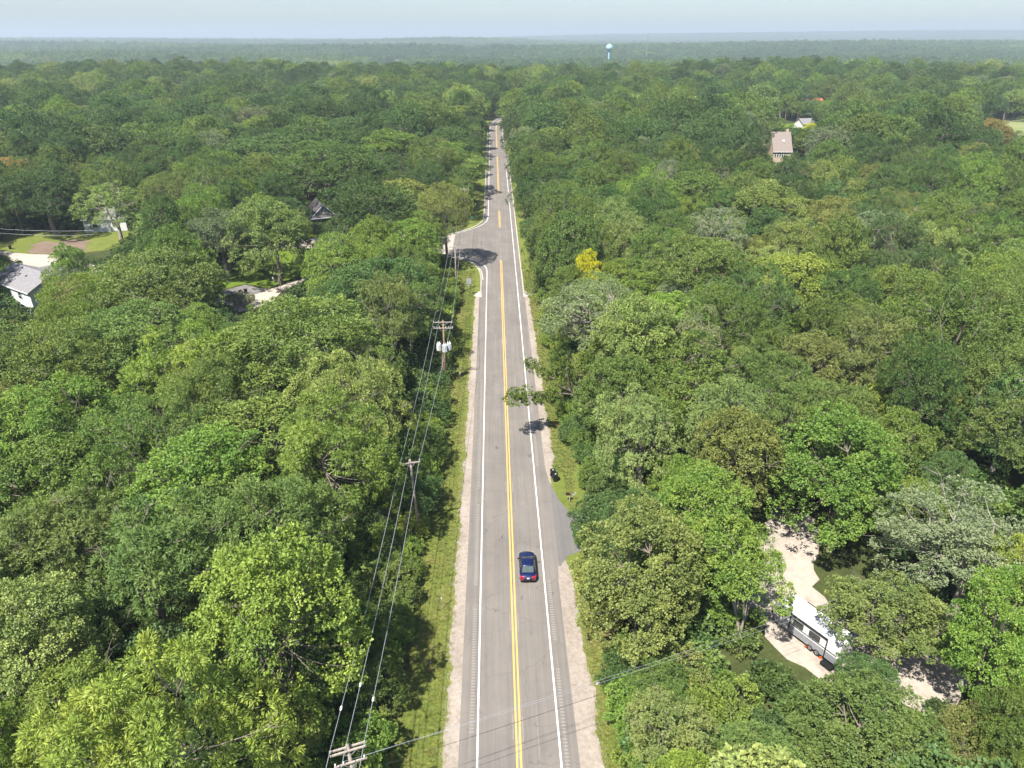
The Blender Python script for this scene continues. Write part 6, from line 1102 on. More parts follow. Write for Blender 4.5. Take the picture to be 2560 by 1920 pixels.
def mailbox(loc, rz, label, matb, post):
    t = empty('mailbox', (loc[0], loc[1], float(zg(*loc))), rz); tag(t, label, 'mailbox', 'mailboxes')
    MB().box((0, 0, .6), (.11, .11, 1.2)).build('post', M[post], t, bevel=0.008)
    MB().box((-.18, 0, 1.02), (.62, .09, .09)).build('arm', M[post], t, bevel=0.008)
    MB().box((-.12, 0, .86), (.06, .05, .42), rot=(0, R(48), 0)).build('brace', M[post], t)
    prof = [(-.13, 1.07), (.13, 1.07), (.13, 1.22)] + [(.13*math.cos(a), 1.22+.13*math.sin(a)) for a in np.linspace(0.2, math.pi-.2, 7)] + [(-.13, 1.22)]
    MB().prism(prof, 'x', -.52, .06).build('box', matb, t)
    MB().box((-.535, 0, 1.19), (.02, .22, .22)).build('door', M['silver'], t)
    f = MB(); f.box((-.2, -.15, 1.28), (.03, .02, .2)); f.box((-.15, -.15, 1.36), (.10, .02, .06)); f.build('flag', M['redlamp'], t)
    return t
mb1 = mailbox((7.55, 74.0), 0.0, 'black mailbox on a timber post in the grass by the driveway', M['black'], 'arm')
MB().box((.62, .1, 1.05), (.55, .10, .10), rot=(0, R(-35), R(20))).build('newspaper_tube', M['signback'], mb1)
mailbox((-52.2, 157.4), -1.2, 'white mailbox at the edge of the lawn beside the pale lane', M['white'], 'white')

def marker(loc, label, h=2.6):
    t = empty('marker_post', (loc[0], loc[1], float(zg(*loc)))); tag(t, label, 'post', 'slender marker posts on the verges')
    b = MB(); b.box((0, 0, h/2), (.05, .03, h)); b.box((.03, 0, h/2), (.012, .06, h)); b.build('post', M['steel'], t)
    MB().box((0, -.03, h*0.58), (.13, .02, .16)).build('reflector', M['white'], t, bevel=0.004)
marker((-7.4, 55.9), 'slender steel marker post on the left verge across from the blue car')
marker((7.3, 56.4), 'slender steel marker post on the right verge below the blue car')
marker((-7.6, 107.6), 'slender steel marker post on the left verge beside the transformer pole')
marker((6.5, 149.2), 'slender steel marker post on the right verge where the kerb starts')
lt = empty('litter', (7.5, 46.3, float(zg(7.5, 46.3))+0.03), 0.5); tag(lt, 'crumpled white paper sack lying on the right grass verge', 'litter')
rg_ = np.random.default_rng(3)
bm = bmesh.new(); bmesh.ops.create_icosphere(bm, subdivisions=3, radius=0.16)
for v_ in bm.verts: v_.co = Vector((v_.co.x*1.3, v_.co.y*0.75, abs(v_.co.z)*0.3))*(1+float(rg_.normal())*0.10)
me = bpy.data.meshes.new('sack'); bm.to_mesh(me); bm.free(); me.materials.append(plain('paper', (0.45, 0.46, 0.50), 0.8, noise=0.25, scale=6))
o = bpy.data.objects.new('sack', me); COL.objects.link(o); o.parent = lt
for (lx, ly, lb) in ((7.0, 81.9, 'small white scrap of litter in the grass behind the two bins'), (-8.1, 49.1, 'small white scrap of litter in the grass by the left shrubs')):
    e_ = empty('litter', (lx, ly, float(zg(lx, ly))+0.03)); tag(e_, lb, 'litter')
    o2 = bpy.data.objects.new('scrap', me); COL.objects.link(o2); o2.parent = e_; o2.scale = (.5, .6, .6)

# signs
def post(t, h, r=0.035): return MB().tube([(0, 0, -.2), (0, 0, h)], r, 6).build('post', M['steel'], t)
def text(s, size, mat, parent, loc, rot):
    cu = bpy.data.curves.new('lettering', 'FONT'); cu.body = s; cu.size = size; cu.align_x = 'CENTER'; cu.align_y = 'CENTER'; cu.extrude = 0.004
    tmp = bpy.data.objects.new('lettering', cu); COL.objects.link(tmp); bpy.context.view_layer.update()
    me = bpy.data.meshes.new_from_object(tmp.evaluated_get(bpy.context.evaluated_depsgraph_get()))
    bpy.data.objects.remove(tmp); me.materials.clear(); me.materials.append(mat)
    o = bpy.data.objects.new('lettering', me); COL.objects.link(o); o.parent = parent; o.location = loc; o.rotation_euler = rot
    return o
t = empty('road_sign', (-7.25, 148.2, float(zg(-7, 148)))); tag(t, 'blank grey back of a tall sign on the left verge before the junction', 'sign')
post(t, 4.1); MB().box((0, .05, 3.3), (1.0, .02, 1.25)).build('sign_panel', M['signback'], t, bevel=0.005)
MB().box((-.02, .05, 2.3), (.42, .02, .42), rot=(0, R(45), 0)).build('sign_panel', M['signback'], t)
MB().box((0, .02, 3.3), (.06, .03, 1.25)).build('stiffener', M['steel'], t)
t = empty('stop_sign', (-12.3, 200.3, float(zg(-12, 200))), R(-38)); tag(t, 'red octagonal stop sign facing the side street', 'sign')
post(t, 2.9)
octo = [(0.40*math.cos(R(22.5+45*k)), 2.55+0.40*math.sin(R(22.5+45*k))) for k in range(8)]
octi = [(0.37*math.cos(R(22.5+45*k)), 2.55+0.37*math.sin(R(22.5+45*k))) for k in range(8)]
MB().prism(octo, 'y', -.06, -.04).build('border', M['white'], t); MB().prism(octi, 'y', -.066, -.058).build('sign_face', M['signred'], t)
text('STOP', 0.26, M['white'], t, (0, -.07, 2.55), (R(90), 0, 0))
for loc, lb in (((-8.3, 206.9), 'green street-name plate on a thin post at the junction corner'), ((-7.9, 259.0), 'green name plate beside the far left verge past the junction')):
    t = empty('street_name_sign', (*loc, float(zg(*loc)))); tag(t, lb, 'sign', 'green street-name plates')
    post(t, 2.7); MB().box((0.15, -.04, 2.6), (.95, .02, .28)).build('name_plate', M['signgreen'], t, bevel=0.004)

# ------------------------------------------------------------------ utility poles and wires
def insulator(t, x, y, z):
    MB().lathe([(.02, 0), (.025, .10), (.065, .12), (.05, .17), (.065, .19), (.045, .25), (.02, .27)], (x, y, z), 8).build('insulator', M['porcelain'], t)
def crossarm(t, z, half, y=-.12, name='crossarm', ins=(), brace=True, mat='arm'):
    MB().box((0, y, z), (2*half, .10, .13)).build(name, M[mat], t, bevel=0.008)
    if brace:
        for s in (-1, 1): MB().tube([(s*half*.5, y, z-.06), (0, -.1, z-.62)], 0.022, 4).build('brace', M['steel'], t)
    for x in ins: insulator(t, x, y, z+.06)
def pole(loc, h, rz, label, mat='pole', lean=(0, 0)):
    t = empty('utility_pole', (loc[0], loc[1], float(zg(*loc))), rz); tag(t, label, 'pole', 'utility poles along the left verge')
    t.rotation_euler = (lean[0], lean[1], rz)
    MB().tube([(0, 0, -.5), (0, 0, h*.5), (0, 0, h)], [.17, .145, .115], 10).build('shaft', M[mat], t, True)
    return t
XW = (-1.35, -.45, 1.35)
p0 = pole((-11.45, 32.55), 11.0, R(17), 'weathered utility pole with doubled cross-arms at the bottom edge', lean=(0, R(-2)))
crossarm(p0, 10.55, 1.22, -.16, brace=True); crossarm(p0, 10.55, 1.22, .16, brace=False, ins=())
for x in (-1.15, -.1, 1.15): insulator(p0, x, .0, 10.62)
crossarm(p0, 9.35, 1.1, -.15)
for x in (-1.0, -.45, .95): insulator(p0, x, -.15, 9.42)
bx_ = MB().tube([(-.42, -.25, 8.3), (-.42, -.25, 9.0)], .06, 8).build('cable_box', M['signback'], p0)
MB().tube([(.17, -.05, 0.2), (.17, -.05, 9.2)], .05, 6).build('conduit', M['signback'], p0)
p1 = pole((-10.75, 67.4), 10.9, R(12), 'thin weathered utility pole with a single tilted cross-arm', lean=(0, R(-2.5)))
crossarm(p1, 10.5, 1.15, ins=(-1.05, -.1, 1.05))
p2 = pole((-9.95, 106.8), 11.3, 0, 'brown utility pole carrying two cross-arms and three grey transformers', 'pole_brown')
crossarm(p2, 10.95, 1.6, ins=(-1.5, -.65, 1.42)); crossarm(p2, 9.95, 1.55, ins=(-1.5, -1.1, -.62, .4, .9, 1.45))
for (x, y) in ((-.85, .05), (.12, -.55), (.78, .18)):
    tr_ = MB().lathe([(.30, 0), (.38, .04), (.38, 1.15), (.36, 1.22), (.22, 1.30)], (x, y, 6.0), 18).build('transformer', M['transformer'], p2, False)
    for k in range(10):
        a = 6.283*k/10
        MB().box((x+.40*math.cos(a), y+.40*math.sin(a), 6.55), (.05, .02, .9), rot=(0, 0, a)).build('cooling_fin', M['transformer'], tr_)
    for dx in (-.14, .14):
        MB().lathe([(.03, 0), (.07, .05), (.04, .12), (.07, .17), (.03, .30)], (x+dx, y, 7.28), 8).build('bushing', M['porcelain'], tr_)
    MB().box((x*.5, y*.5, 6.9), (max(.12, abs(x)), max(.12, abs(y)), .10)).build('bracket', M['steel'], p2)
MB().tube([(-.35, .2, -.3), (-.35, .2, 6.2)], [.15, .12], 8).build('stub_pole', M['pole_brown'], p2)
p3 = pole((-10.0, 148.6), 11.0, R(4), 'plain grey utility pole beside the back of the tall sign')
crossarm(p3, 10.75, 1.25, ins=(-1.15, -.3, 1.15))
p4 = pole((-10.0, 207.3), 10.8, 0, 'grey utility pole at the far corner of the junction behind the stop sign')
crossarm(p4, 10.5, 1.2, ins=(-1.1, -.3, 1.1))
p5 = pole((-10.4, 255.0), 11.2, 0, 'tall grey utility pole beyond the junction with a small transformer')
crossarm(p5, 10.9, 1.45, ins=(-1.35, -.4, 1.35))
MB().lathe([(.16, 0), (.22, .05), (.22, .7), (.15, .78)], (-.55, -.1, 9.0), 12).build('transformer', M['transformer'], p5)
MB().tube([(-.35, -.1, -.3), (-.35, -.1, 6.5)], .13, 8).build('stub_pole', M['pole'], p5)
p6 = pole((-10.0, 331), 10.8, 0, 'thin distant utility pole far up the left verge')
crossarm(p6, 10.5, 1.2, ins=(-1.1, -.3, 1.1))
bpy.context.view_layer.update()
def sag(a, b, s, n=14):
    a, b = Vector(a), Vector(b)
    return [a.lerp(b, i/n) - Vector((0, 0, 4*s*(i/n)*(1-i/n))) for i in range(n+1)]
def W_(p, x, y, z): return p.matrix_world @ Vector((x, y, z))
SPANS = [((-14.2, -4.0, 10.6), None)]
att = []
for p, xs, z in ((p0, (-1.15, -.1, 1.15), 10.88), (p1, (-1.05, -.1, 1.05), 10.80), (p2, (-1.5, -.65, 1.42), 11.28), (p3, (-1.15, -.3, 1.15), 11.05), (p4, (-1.1, -.3, 1.1), 10.8), (p5, (-1.35, -.4, 1.35), 11.2), (p6, (-1.1, -.3, 1.1), 10.8)):
    att.append([W_(p, x, -.12 if p is not p0 else 0, z) for x in xs])
wl = ['bare overhead power line nearest the trees', 'bare overhead power line running along the pole tops in the middle', 'bare overhead power line nearest the road']
for k in range(3):
    P = [att[0][k]+Vector((-.6, -36, -.6))] + [a[k] for a in att]
    pts = []
    for i in range(len(P)-1): pts += sag(P[i], P[i+1], 0.55)[:-1]
    pts.append(P[-1])
    w = tag(MB().tube(pts, 0.024, 5).build('power_line', M['wire']), wl[k], 'wire', 'power lines along the left verge')
    a, b = att[0][k], att[1][k]
    q = sag(a, b, 0.55, 40)[(4, 6, 4)[k]]
    d = (b-a).normalized()
    MB().tube([q-d*.22, q-d*.1, q+d*.1, q+d*.22], [.03, .09, .09, .03], 8).build('line_clamp', M['porcelain'], w)
nw = []
for i, (p, z) in enumerate(((p0, 8.6), (p1, 8.4), (p2, 8.6), (p3, 8.4), (p4, 8.4), (p5, 8.4), (p6, 8.4))):
    nw.append(W_(p, .16, 0, z))
for dz, lb in ((0, 'thin dark cable slung below the power lines between poles'), (-1.1, 'lowest thin dark cable strung along the poles')):
    pts = []
    Q = [nw[0]+Vector((-.3, -36, -.5))] + nw
    for i in range(len(Q)-1): pts += sag(Q[i]+Vector((0, 0, dz)), Q[i+1]+Vector((0, 0, dz)), 0.7)[:-1]
    tag(MB().tube(pts, 0.012, 4).build('cable', M['cable']), lb, 'wire', 'low cables along the left verge')
for x, y, z, off, r_, m_, lb in ((.95, -.15, 9.66, (0, 1.6), .010, 'wire', 'thin pale service wire crossing the road, upper of the pair'),
                            (-.45, -.15, 9.66, (0, .2), .010, 'wire', 'thin pale service wire crossing the road, lower of the pair'),
                            (.12, -.1, 8.0, (0, 0), .015, 'cable', 'thick black service cable crossing the road at the bottom')):
    a = W_(p0, x, y, z); e = Vector((76, 32.6+0.352/0.936*87+off[1], 9.5))
    tag(MB().tube(sag(a, e, 1.3, 40), r_, 5).build('service_cable', M[m_]), lb, 'wire', 'service wires crossing the road')
# service drop far left above the yard, and one beyond the junction
a = Vector((-140, 178, 9.5+4)); e = Vector((-98, 172, 8.5+4))
for k, lb in ((0, 'upper of two pale wires hanging across the far left yard'), (1, 'lower of two pale wires hanging across the far left yard')):
    tag(MB().tube(sag(a-Vector((0, 0, 1.2*k)), e-Vector((0, 0, 1.0*k)), 0.9, 16), .02, 5).build('service_cable', M['wire']), lb, 'wire', 'wires over the far left yard')
tag(MB().tube(sag(W_(p5, -.6, 0, 9.6), Vector((-24, 268, 15)), .4, 12), .02, 5).build('service_cable', M['wire']), 'pale wire leading left from the tall pole past the junction', 'wire')

# ------------------------------------------------------------------ houses
def window(t, x, z, w, h, y, facing=-1, frame='white', mull=True):
    """window on a wall whose outside looks along facing*y"""
    f = MB(); th = .09
    for (cx, cz, sx, sz) in ((x, z+h/2, w+2*th, th), (x, z-h/2, w+2*th, th), (x-w/2-th/2+.0, z, th, h-th), (x+w/2+th/2, z, th, h-th)):
        f.box((cx, y+facing*.05, cz), (sx, .10, sz))
    if mull: f.box((x, y+facing*.045, z), (w, .07, .05))
    wn_ = f.build('window', M[frame], t)
    MB().box((x, y+facing*.02, z), (w, .04, h)).build('pane', M['glass'], wn_)
    return wn_
def gable_house(name, loc, rz, w, d, he, hr, wall, roof, label, over=.45, trim='white', along='x', cat='house', chimney=None, group=None):
    """w along x, d along y, eaves at he, ridge at hr; ridge along x or y"""
    t = empty(name, (loc[0], loc[1], float(zg(*loc))), rz); tag(t, label, cat, group)
    if along == 'y':
        MB().prism([(-w/2, -.3), (w/2, -.3), (w/2, he), (0, hr), (-w/2, he)], 'y', -d/2, d/2).build('wall', M[wall], t)
        sl = (hr-he)/(w/2)
        for s in (-1, 1):
            a = [(0, hr+.10), (s*(w/2+over), he-over*sl+.10), (s*(w/2+over), he-over*sl+.24), (0, hr+.26)]
            MB().prism(a, 'y', -d/2-over, d/2+over).build('roof', M[roof], t)
            for yy_ in (-d/2-over-.03, d/2+over+.03):
                MB().prism([(0, hr-.04), (s*(w/2+over), he-over*sl-.06), (s*(w/2+over), he-over*sl+.16), (0, hr+.18)], 'y', yy_-.025, yy_+.025).build('fascia', M[trim], t)
    else:
        MB().prism([(-d/2, -.3), (d/2, -.3), (d/2, he), (0, hr), (-d/2, he)], 'x', -w/2, w/2).build('wall', M[wall], t)
        sl = (hr-he)/(d/2)
        for s in (-1, 1):
            a = [(0, hr+.10), (s*(d/2+over), he-over*sl+.10), (s*(d/2+over), he-over*sl+.24), (0, hr+.26)]
            MB().prism(a, 'x', -w/2-over, w/2+over).build('roof', M[roof], t)
            yy_ = s*(d/2+over)
            MB().box((0, yy_+s*.03, he-over*sl+.12), (w+2*over, .05, .22)).build('fascia', M[trim], t)
    if chimney:
        cx_, cy_, cw, ch, cm = chimney
        MB().box((cx_, cy_, ch/2), (cw, cw, ch)).build('chimney', M[cm], t)
    return t
# white house at the left edge
h1 = gable_house('white_house', (-97.6, 145.2), math.atan2(-.57, .82), 15, 9.5, 5.3, 7.6, 'siding_white', 'shingle_grey', 'white two-storey house with grey shingle roof at the left edge')
window(h1, -4.6, 3.9, 1.3, 1.5, -4.75); window(h1, -1.2, 3.9, 1.3, 1.5, -4.75); window(h1, 3.2, 3.9, 1.3, 1.5, -4.75); window(h1, -3.2, 1.4, 1.4, 1.4, -4.75); window(h1, 3.2, 1.4, 1.4, 1.4, -4.75)
g_ = MB(); g_.prism([(-2.6, 4.2), (2.6, 4.2), (0, 6.6)], 'y', -.2, .2)
for x in (-4.2, -1.2, 1.4):
    MB().box((x, -1.9, 6.95), (.35, .45, .25)).build('roof_vent', M['shingle_dark'], h1)
d_ = MB(); d_.prism([(-3.2, 5.0), (3.2, 5.0), (0, 7.35)], 'y', 0.4, 5.4); o = d_.build('cross_gable', M['shingle_grey'], h1); o.location.x = 2.0
d_ = MB(); d_.prism([(-2.4, 5.0), (2.4, 5.0), (0, 7.0)], 'y', 0.4, 5.6); o = d_.build('cross_gable', M['shingle_grey'], h1); o.location.x = -2.6
# white house behind the leaning light green tree
h2 = gable_house('white_house', (-112.5, 207), .2, 11, 8, 3.6, 5.8, 'siding_white', 'shingle_grey', 'white house with pale grey roof half hidden behind the tall light green tree')
window(h2, -2.5, 1.9, 1.2, 1.3, -4.0); window(h2, 2.5, 1.9, 1.2, 1.3, -4.0)
# blue-grey gabled house
h3 = gable_house('blue_house', (-52.6, 210.6), R(24), 7.4, 10, 3.0, 6.4, 'siding_blue', 'shingle_dark', 'blue-grey gabled house with white trim beyond the lawn', along='y')
pr_ = MB(); pr_.prism([(-5.5, 3.35), (-4.95, 3.35), (-4.98, 3.75), (-6.1, 3.02), (-6.1, 2.9)], 'x', -4.1, 4.1); pr_.build('porch_roof', M['shingle_dark'], h3)
MB().box((0, -6.12, 2.95), (8.3, .06, .20)).build('fascia', M['white'], h3)
window(h3, -.4, 4.65, .75, 1.05, -5.0); window(h3, 1.35, 1.75, .95, 1.35, -5.0); window(h3, -1.6, 1.75, .95, 1.35, -5.0)
MB().box((3.66, -5.03, 1.4), (.12, .06, 2.9)).build('corner_board', M['white'], h3)
for k in range(9):
    MB().box((0, -5.012, .35+k*.3), (7.3, .02, .03)).build('siding_lap', M['siding_blue'], h3)
# beige house on the right
h4 = gable_house('beige_house', (118.6, 310.0), R(-3), 7.2, 12, 5.6, 12.2, 'stone_beige', 'shingle_brown', 'beige stone house with brown roof and a row of five tall windows', chimney=(3.3, 2.2, 1.0, 13.2, 'stone_beige'))
for k in range(5): window(h4, -2.75+k*.95, 4.1, .58, 1.9, -6.0)
sk = MB().box((.6, -3.2, 9.28), (.8, .9, .12), rot=(R(47.7), 0, 0)).build('skylight', M['clearlamp'], h4)
# red roofed house farther right, white houses near it
h5 = gable_house('red_roofed_house', (220, 522), .35, 14, 10, 4.5, 9.0, 'siding_white', 'shingle_red', 'house with a red roof showing between trees on the right ridge')
window(h5, -3, 2.4, 1.4, 1.5, -5.0); window(h5, 3, 2.4, 1.4, 1.5, -5.0)
h6 = gable_house('white_house', (171, 413), .3, 8, 7, 4.4, 6.6, 'siding_white', 'shingle_grey', 'white gabled house behind the yellow tree right of the beige house')
window(h6, -1.5, 2.4, 1.1, 1.4, -3.5); window(h6, 1.8, 2.4, 1.1, 1.4, -3.5)
h7 = gable_house('brown_roofed_cabin', (-36.0, 270), -.2, 8, 7, 3.0, 5.2, 'siding_white', 'shingle_brown', 'low house with dark brown roof and white dormer among trees left of the far poles')
MB().box((.6, -1.6, 4.8), (1.6, 1.2, .9), taper=.9).build('dormer', M['white'], h7)
for i, (x, y, z0, w, rf, lb) in enumerate(((-229, 1885, 0, 17, 'shingle_grey', 'pale grey-roofed house in the far valley left of the road'), (-208, 1990, 0, 12, 'shingle_grey', 'small white house just behind the pale grey-roofed one in the far valley'),
        (-325, 2580, 0, 18, 'shingle_grey', 'long white building far left in the hazy valley'),
        (525, 2546, 0, 22, 'shingle_grey', 'low white building in the haze right of the water tower'), (322, 1880, 0, 13, 'shingle_grey', 'small pale house at the foot of the water tower'))):
    fh = gable_house('distant_house', (x, y), .2*i, w, 11, 7, 11, 'siding_white', rf, lb, group='distant houses in the valley')
    for k in (-1, 0, 1): window(fh, k*w*.28, 4.0, 1.8, 2.2, -5.5, mull=False)
# water tower
wt = empty('water_tower', (233, 1573, float(zg(233, 1573)))); tag(wt, 'pale blue ball-shaped water tower standing above the distant forest', 'water tower')
prof = []
for k in range(17):
    a = R(-62+152*k/16); prof.append((max(.05, 6.9*math.cos(a)), 42.0+6.2*math.sin(a)))
neck = [(4.6, -.5), (3.0, 3), (1.75, 8), (1.55, 30), (1.9, 34)]
MB().lathe(prof, (0, 0, 0), 28).build('tank', M['tower_blue'], wt, True)
MB().lathe(neck, (0, 0, 0), 20).build('pedestal', M['tower_blue'], wt, True)
MB().lathe([(1.9, 33.9), (2.6, 35.2), (3.45, 36.2)], (0, 0, 0), 20).build('neck', M['tower_blue'], wt, True)
MB().lathe([(.6, 48.5), (.6, 49.1), (.1, 49.3)], (0, 0, 0), 10).build('vent', M['tower_blue'], wt)
# masts
def mast(loc, h, w, label):
    t = empty('radio_mast', (loc[0], loc[1], float(zg(*loc)))); tag(t, label, 'mast', 'radio masts on the horizon')
    for k in range(3):
        a = 2.094*k; MB().tube([(w*math.cos(a), w*math.sin(a), 0), (w*.4*math.cos(a), w*.4*math.sin(a), h)], .16, 4).build('leg', M['mast'], t)
    b = MB(); n = 16
    for i in range(n):
        z0, z1 = h*i/n, h*(i+1)/n; f0 = w*(1-.6*i/n); f1 = w*(1-.6*(i+1)/n)
        for k in range(3):
            a, c = 2.094*k, 2.094*(k+1)
            b.tube([(f0*math.cos(a), f0*math.sin(a), z0), (f1*math.cos(c), f1*math.sin(c), z1)], .08, 3)
    b.build('lattice', M['mast'], t)
    MB().lathe([(.7, h-9), (.9, h-8.5), (.9, h-5), (.7, h-4.5)], (0, 0, 0), 8).build('antenna', M['mast'], t)
mast((386, 1962), 70, 1.6, 'thin lattice radio mast right of the water tower')
mast((-328, 2982), 68, 1.6, 'faint thin radio mast on the left horizon')

# ------------------------------------------------------------------ dead and special trees
DEADM = [np_mesh('dead_trunk', *gen_dead(s, **k), [M['deadwood']], smooth=True) for s, k in ((1, dict(H=12, spread=.55)), (2, dict(H=12, spread=.75)), (3, dict(H=12, spread=.4, levels=3, tr=.14)))]
for x, y, h, k, lb in ((-134, 476, 18, 0, 'tall bare dead tree rising from the far left woods'), (-127, 478, 15, 1, 'shorter bare dead tree beside the tall far left one'), (-42.4, 370, 17, 0, 'bleached dead tree nearest the far left of the road'), (-26, 306, 13.5, 0, 'grey leaning dead tree left of the tall pole past the junction'),
        (-49, 352, 14, 2, 'thin bare dead tree behind the bright green tree on the left'), (16.3, 286, 13, 1, 'bare spreading dead tree right of the far road'), (95, 271, 12, 0, 'bare dead tree below the beige house'), (89, 268, 10.5, 2, 'thin bare dead tree left of the one below the beige house'),
        (21, 110, 12.5, 0, 'bare dead tree standing in front of the silvery right-hand tree'), (-73, 162, 14, 1, 'large grey dead tree with spreading limbs above the left lawn'), (26.8, 87.6, 12.5, 1, 'tangle of bare grey limbs in the right woods behind the olive tree'), (20.3, 85, 11.5, 1, 'second tangle of bare grey limbs nearer the road on the right'),
        (37.8, 39.9, 7.5, 2, 'thin bare sapling at the lower right corner'), (39.3, 40.6, 6.5, 2, 'second thin bare sapling at the lower right corner'), (20.9, 36.1, 5.5, 2, 'small forked dead snag in the thicket at the bottom'),
        (45, 53.5, 14, 1, 'bare spreading limbs beside the forked pale-barked tree'), (33, 87, 12, 1, 'bare grey dead crown among yellow-green trees on the right'), (-36, 152, 9, 1, 'bare twiggy dead tree over the left oaks')):
    t = empty('dead_tree', (x, y, float(zg(x, y))), rnd.uniform(0, 6.28)); tag(t, lb, 'dead tree', 'dead trees'); s_ = h/12.0
    t.scale = (s_*.95, s_*.95, s_)
    o = bpy.data.objects.new('trunk', DEADM[k]); COL.objects.link(o); o.parent = t
def special(name, T, loc, col, label, bark, rz=0.0, scale=1.0, cat='tree'):
    LV, lv, bv, BV, BF = T
    t = empty(name, (loc[0], loc[1], float(zg(*loc))), rz); tag(t, label, cat); t.scale = (scale,)*3
    o = bpy.data.objects.new('crown', leaf_mesh(name+'_crown', LV, lv, bv, M['leaf'])); COL.objects.link(o); o.parent = t; o.color = (*col, 1)
    o = bpy.data.objects.new('trunk', np_mesh(name+'_trunk', BV, BF, [bark], smooth=True)); COL.objects.link(o); o.parent = t
    return t
rg_ = np.random.default_rng(77)
lob = []
for (x0, y0, z0), (x1, y1, z1), n_ in (((0, 0, 5.5), (-9.6, -5.2, 7.0), 12), ((0, 0, 6), (-6.6, 4.6, 7.6), 8), ((0, 0, 7), (2.5, 1.5, 12.5), 12), ((0, 0, 6), (-2.5, 0.5, 10.5), 8), ((0, 0, 5), (3, -3, 9), 8)):
    for k in range(n_):
        f = .38+.62*(k/(n_-1)); lob.append((x0+(x1-x0)*f+rg_.normal()*.45, y0+(y1-y0)*f+rg_.normal()*.55, z0+(z1-z0)*f+rg_.normal()*.35, rg_.uniform(.75, 1.15)))
special('leaning_tree', gen_tree(909, H=13, base=3, rx=6.5, lobes=lob, tufts=14, leaves=24, tuft_r=.33, ll=.22, lw=.15, droop=.3, trunk_r=.24, fork=4.8, limb_to=((-9.4, -5.1, 6.9), (-6.5, 4.5, 7.5), (-4.6, -2.2, 8.0))), (10.2, 93.2), (0.115, 0.165, .022), 'green tree with long leafy limbs reaching out over the right lane', M['bark'])
special('forked_tree', gen_tree(912, **dict(SPEC['maple'], H=12.8, base=6.3, rx=3.7, n_lobes=50, lobe=1.15, trunk_r=.27, fork=2.6, lean=.55)), (21.8, 49.9), PAL[2], 'tree with a bare forked Y-shaped trunk left of the travel trailer', M['bark_pale'], rz=R(140))
special('tall_tree', gen_tree(911, **dict(SPEC['oak'], H=18.5, base=9.0, rx=6.2, n_lobes=64, trunk_r=.3)), (-12.9, 168.6), PAL[4], 'tall olive-brown tree at the near corner of the junction', M['bark'])
special('spruce_tree', gen_conifer(5), (-19.4, 240.8), PAL[8], 'blue-grey spruce left of the road past the junction', M['bark'], scale=.95)
special('spruce_tree', gen_conifer(6), (-94.5, 128.5), (0.05, 0.075, 0.035), 'dark spruce in front of the white house at the left edge', M['bark'], scale=.8)

# ------------------------------------------------------------------ labels of the living trees
KIND = {'oak': 'broad-crowned tree', 'maple': 'dense round tree', 'walnut': 'feathery-leaved tree', 'cottonwood': 'airy pale-barked tree', 'elm': 'slender tree', 'shrub': 'shrub'}
ZL = [(46, 'by the double-armed pole'), (72, 'by the thin single-armed pole'), (94, 'between the single-armed and transformer poles'), (118, 'level with the transformer pole'), (145, 'behind the transformer pole'), (170, 'level with the tall sign back'), (210, 'beside the junction'), (900, 'beyond the junction')]
ZR = [(40, 'level with the litter sack'), (49, 'just below the marker post'), (57, 'level with the marker post'), (67, 'level with the blue car'), (84, 'level with the bins and mailbox'), (104, 'behind the leaning roadside tree'), (125, 'across from the transformer pole'), (150, 'short of the junction'), (210, 'opposite the junction'), (900, 'past the junction')]
ORD = ['nearest the road', 'second from the road', 'third from the road', 'fourth from the road', 'fifth from the road', 'sixth from the road', 'seventh from the road', 'eighth from the road', 'ninth from the road', 'tenth from the road', 'eleventh from the road', 'twelfth from the road', 'thirteenth from the road', 'fourteenth from the road']
buck = {}
for rec in TREE_OBJS:
    t, sp, x, y, rr, hh, c, tg = rec
    side = 'left' if x < 0 else 'right'
    zn = next(n for lim, n in (ZL if x < 0 else ZR) if y < lim)
    buck.setdefault((PNAME[c], KIND[sp], side, zn), []).append(rec)
HERO = {'Y': 'tree with a bare forked Y-shaped trunk left of the travel trailer', 'F': 'silvery tree with thick forked pale trunk and bare twigs right of the trailer',
        'T': 'tall tree with pale twin trunk at the right edge', 'L': 'big light green tree with leaning trunk over the far left white house'}
for (cn, kn, side, zn), recs in buck.items():
    recs.sort(key=lambda r_: abs(r_[2]))
    for i, rec in enumerate(recs):
        t, sp, x, y, rr, hh, c, tg = rec
        if tg: lb = HERO[tg]
        else: lb = f'{cn} {kn} {zn}' + ('' if len(recs) == 1 else ', '+ORD[min(i, 13)])
        tag(t, lb, 'tree' if sp != 'shrub' else 'shrub', (f'trees {side} of the road' if sp != 'shrub' else f'shrubs {side} of the road'))

# ------------------------------------------------------------------ grass tufts, weeds and loose stones along the verges
def tuft(seed, n, h, w):
    rg = np.random.default_rng(seed); V = []; F = []
    az = rg.uniform(0, 6.28, n); r0 = rg.uniform(0, .16, n); ln = h*rg.uniform(.6, 1.3, n)
    for i in range(n):
        b = np.array([r0[i]*math.cos(az[i]), r0[i]*math.sin(az[i]), 0]); d = np.array([math.cos(az[i])*.7, math.sin(az[i])*.7, 1.0])*ln[i]
        s = np.array([-math.sin(az[i]), math.cos(az[i]), 0])*w
        V += [b-s, b+s, b+d*.55+s*.7, b+d*np.array([1.35, 1.35, .95])]
    return np.array(V), np.clip(.5+rg.normal(size=n)*.25, 0, 1), np.clip(.5+rg.normal(size=n)*.2, 0, 1), np.zeros((4, 3)), np.zeros((0, 4), int)
col_tuft = mass_objs('grass_tuft', [tuft(s, 30, .065, .016) for s in (1, 2, 3)] + [tuft(s, 22, .2, .02) for s in (4, 5)], M['leaf_mass'])
P_ = []; I_ = []; S_ = []; C_ = []
ng = 26000
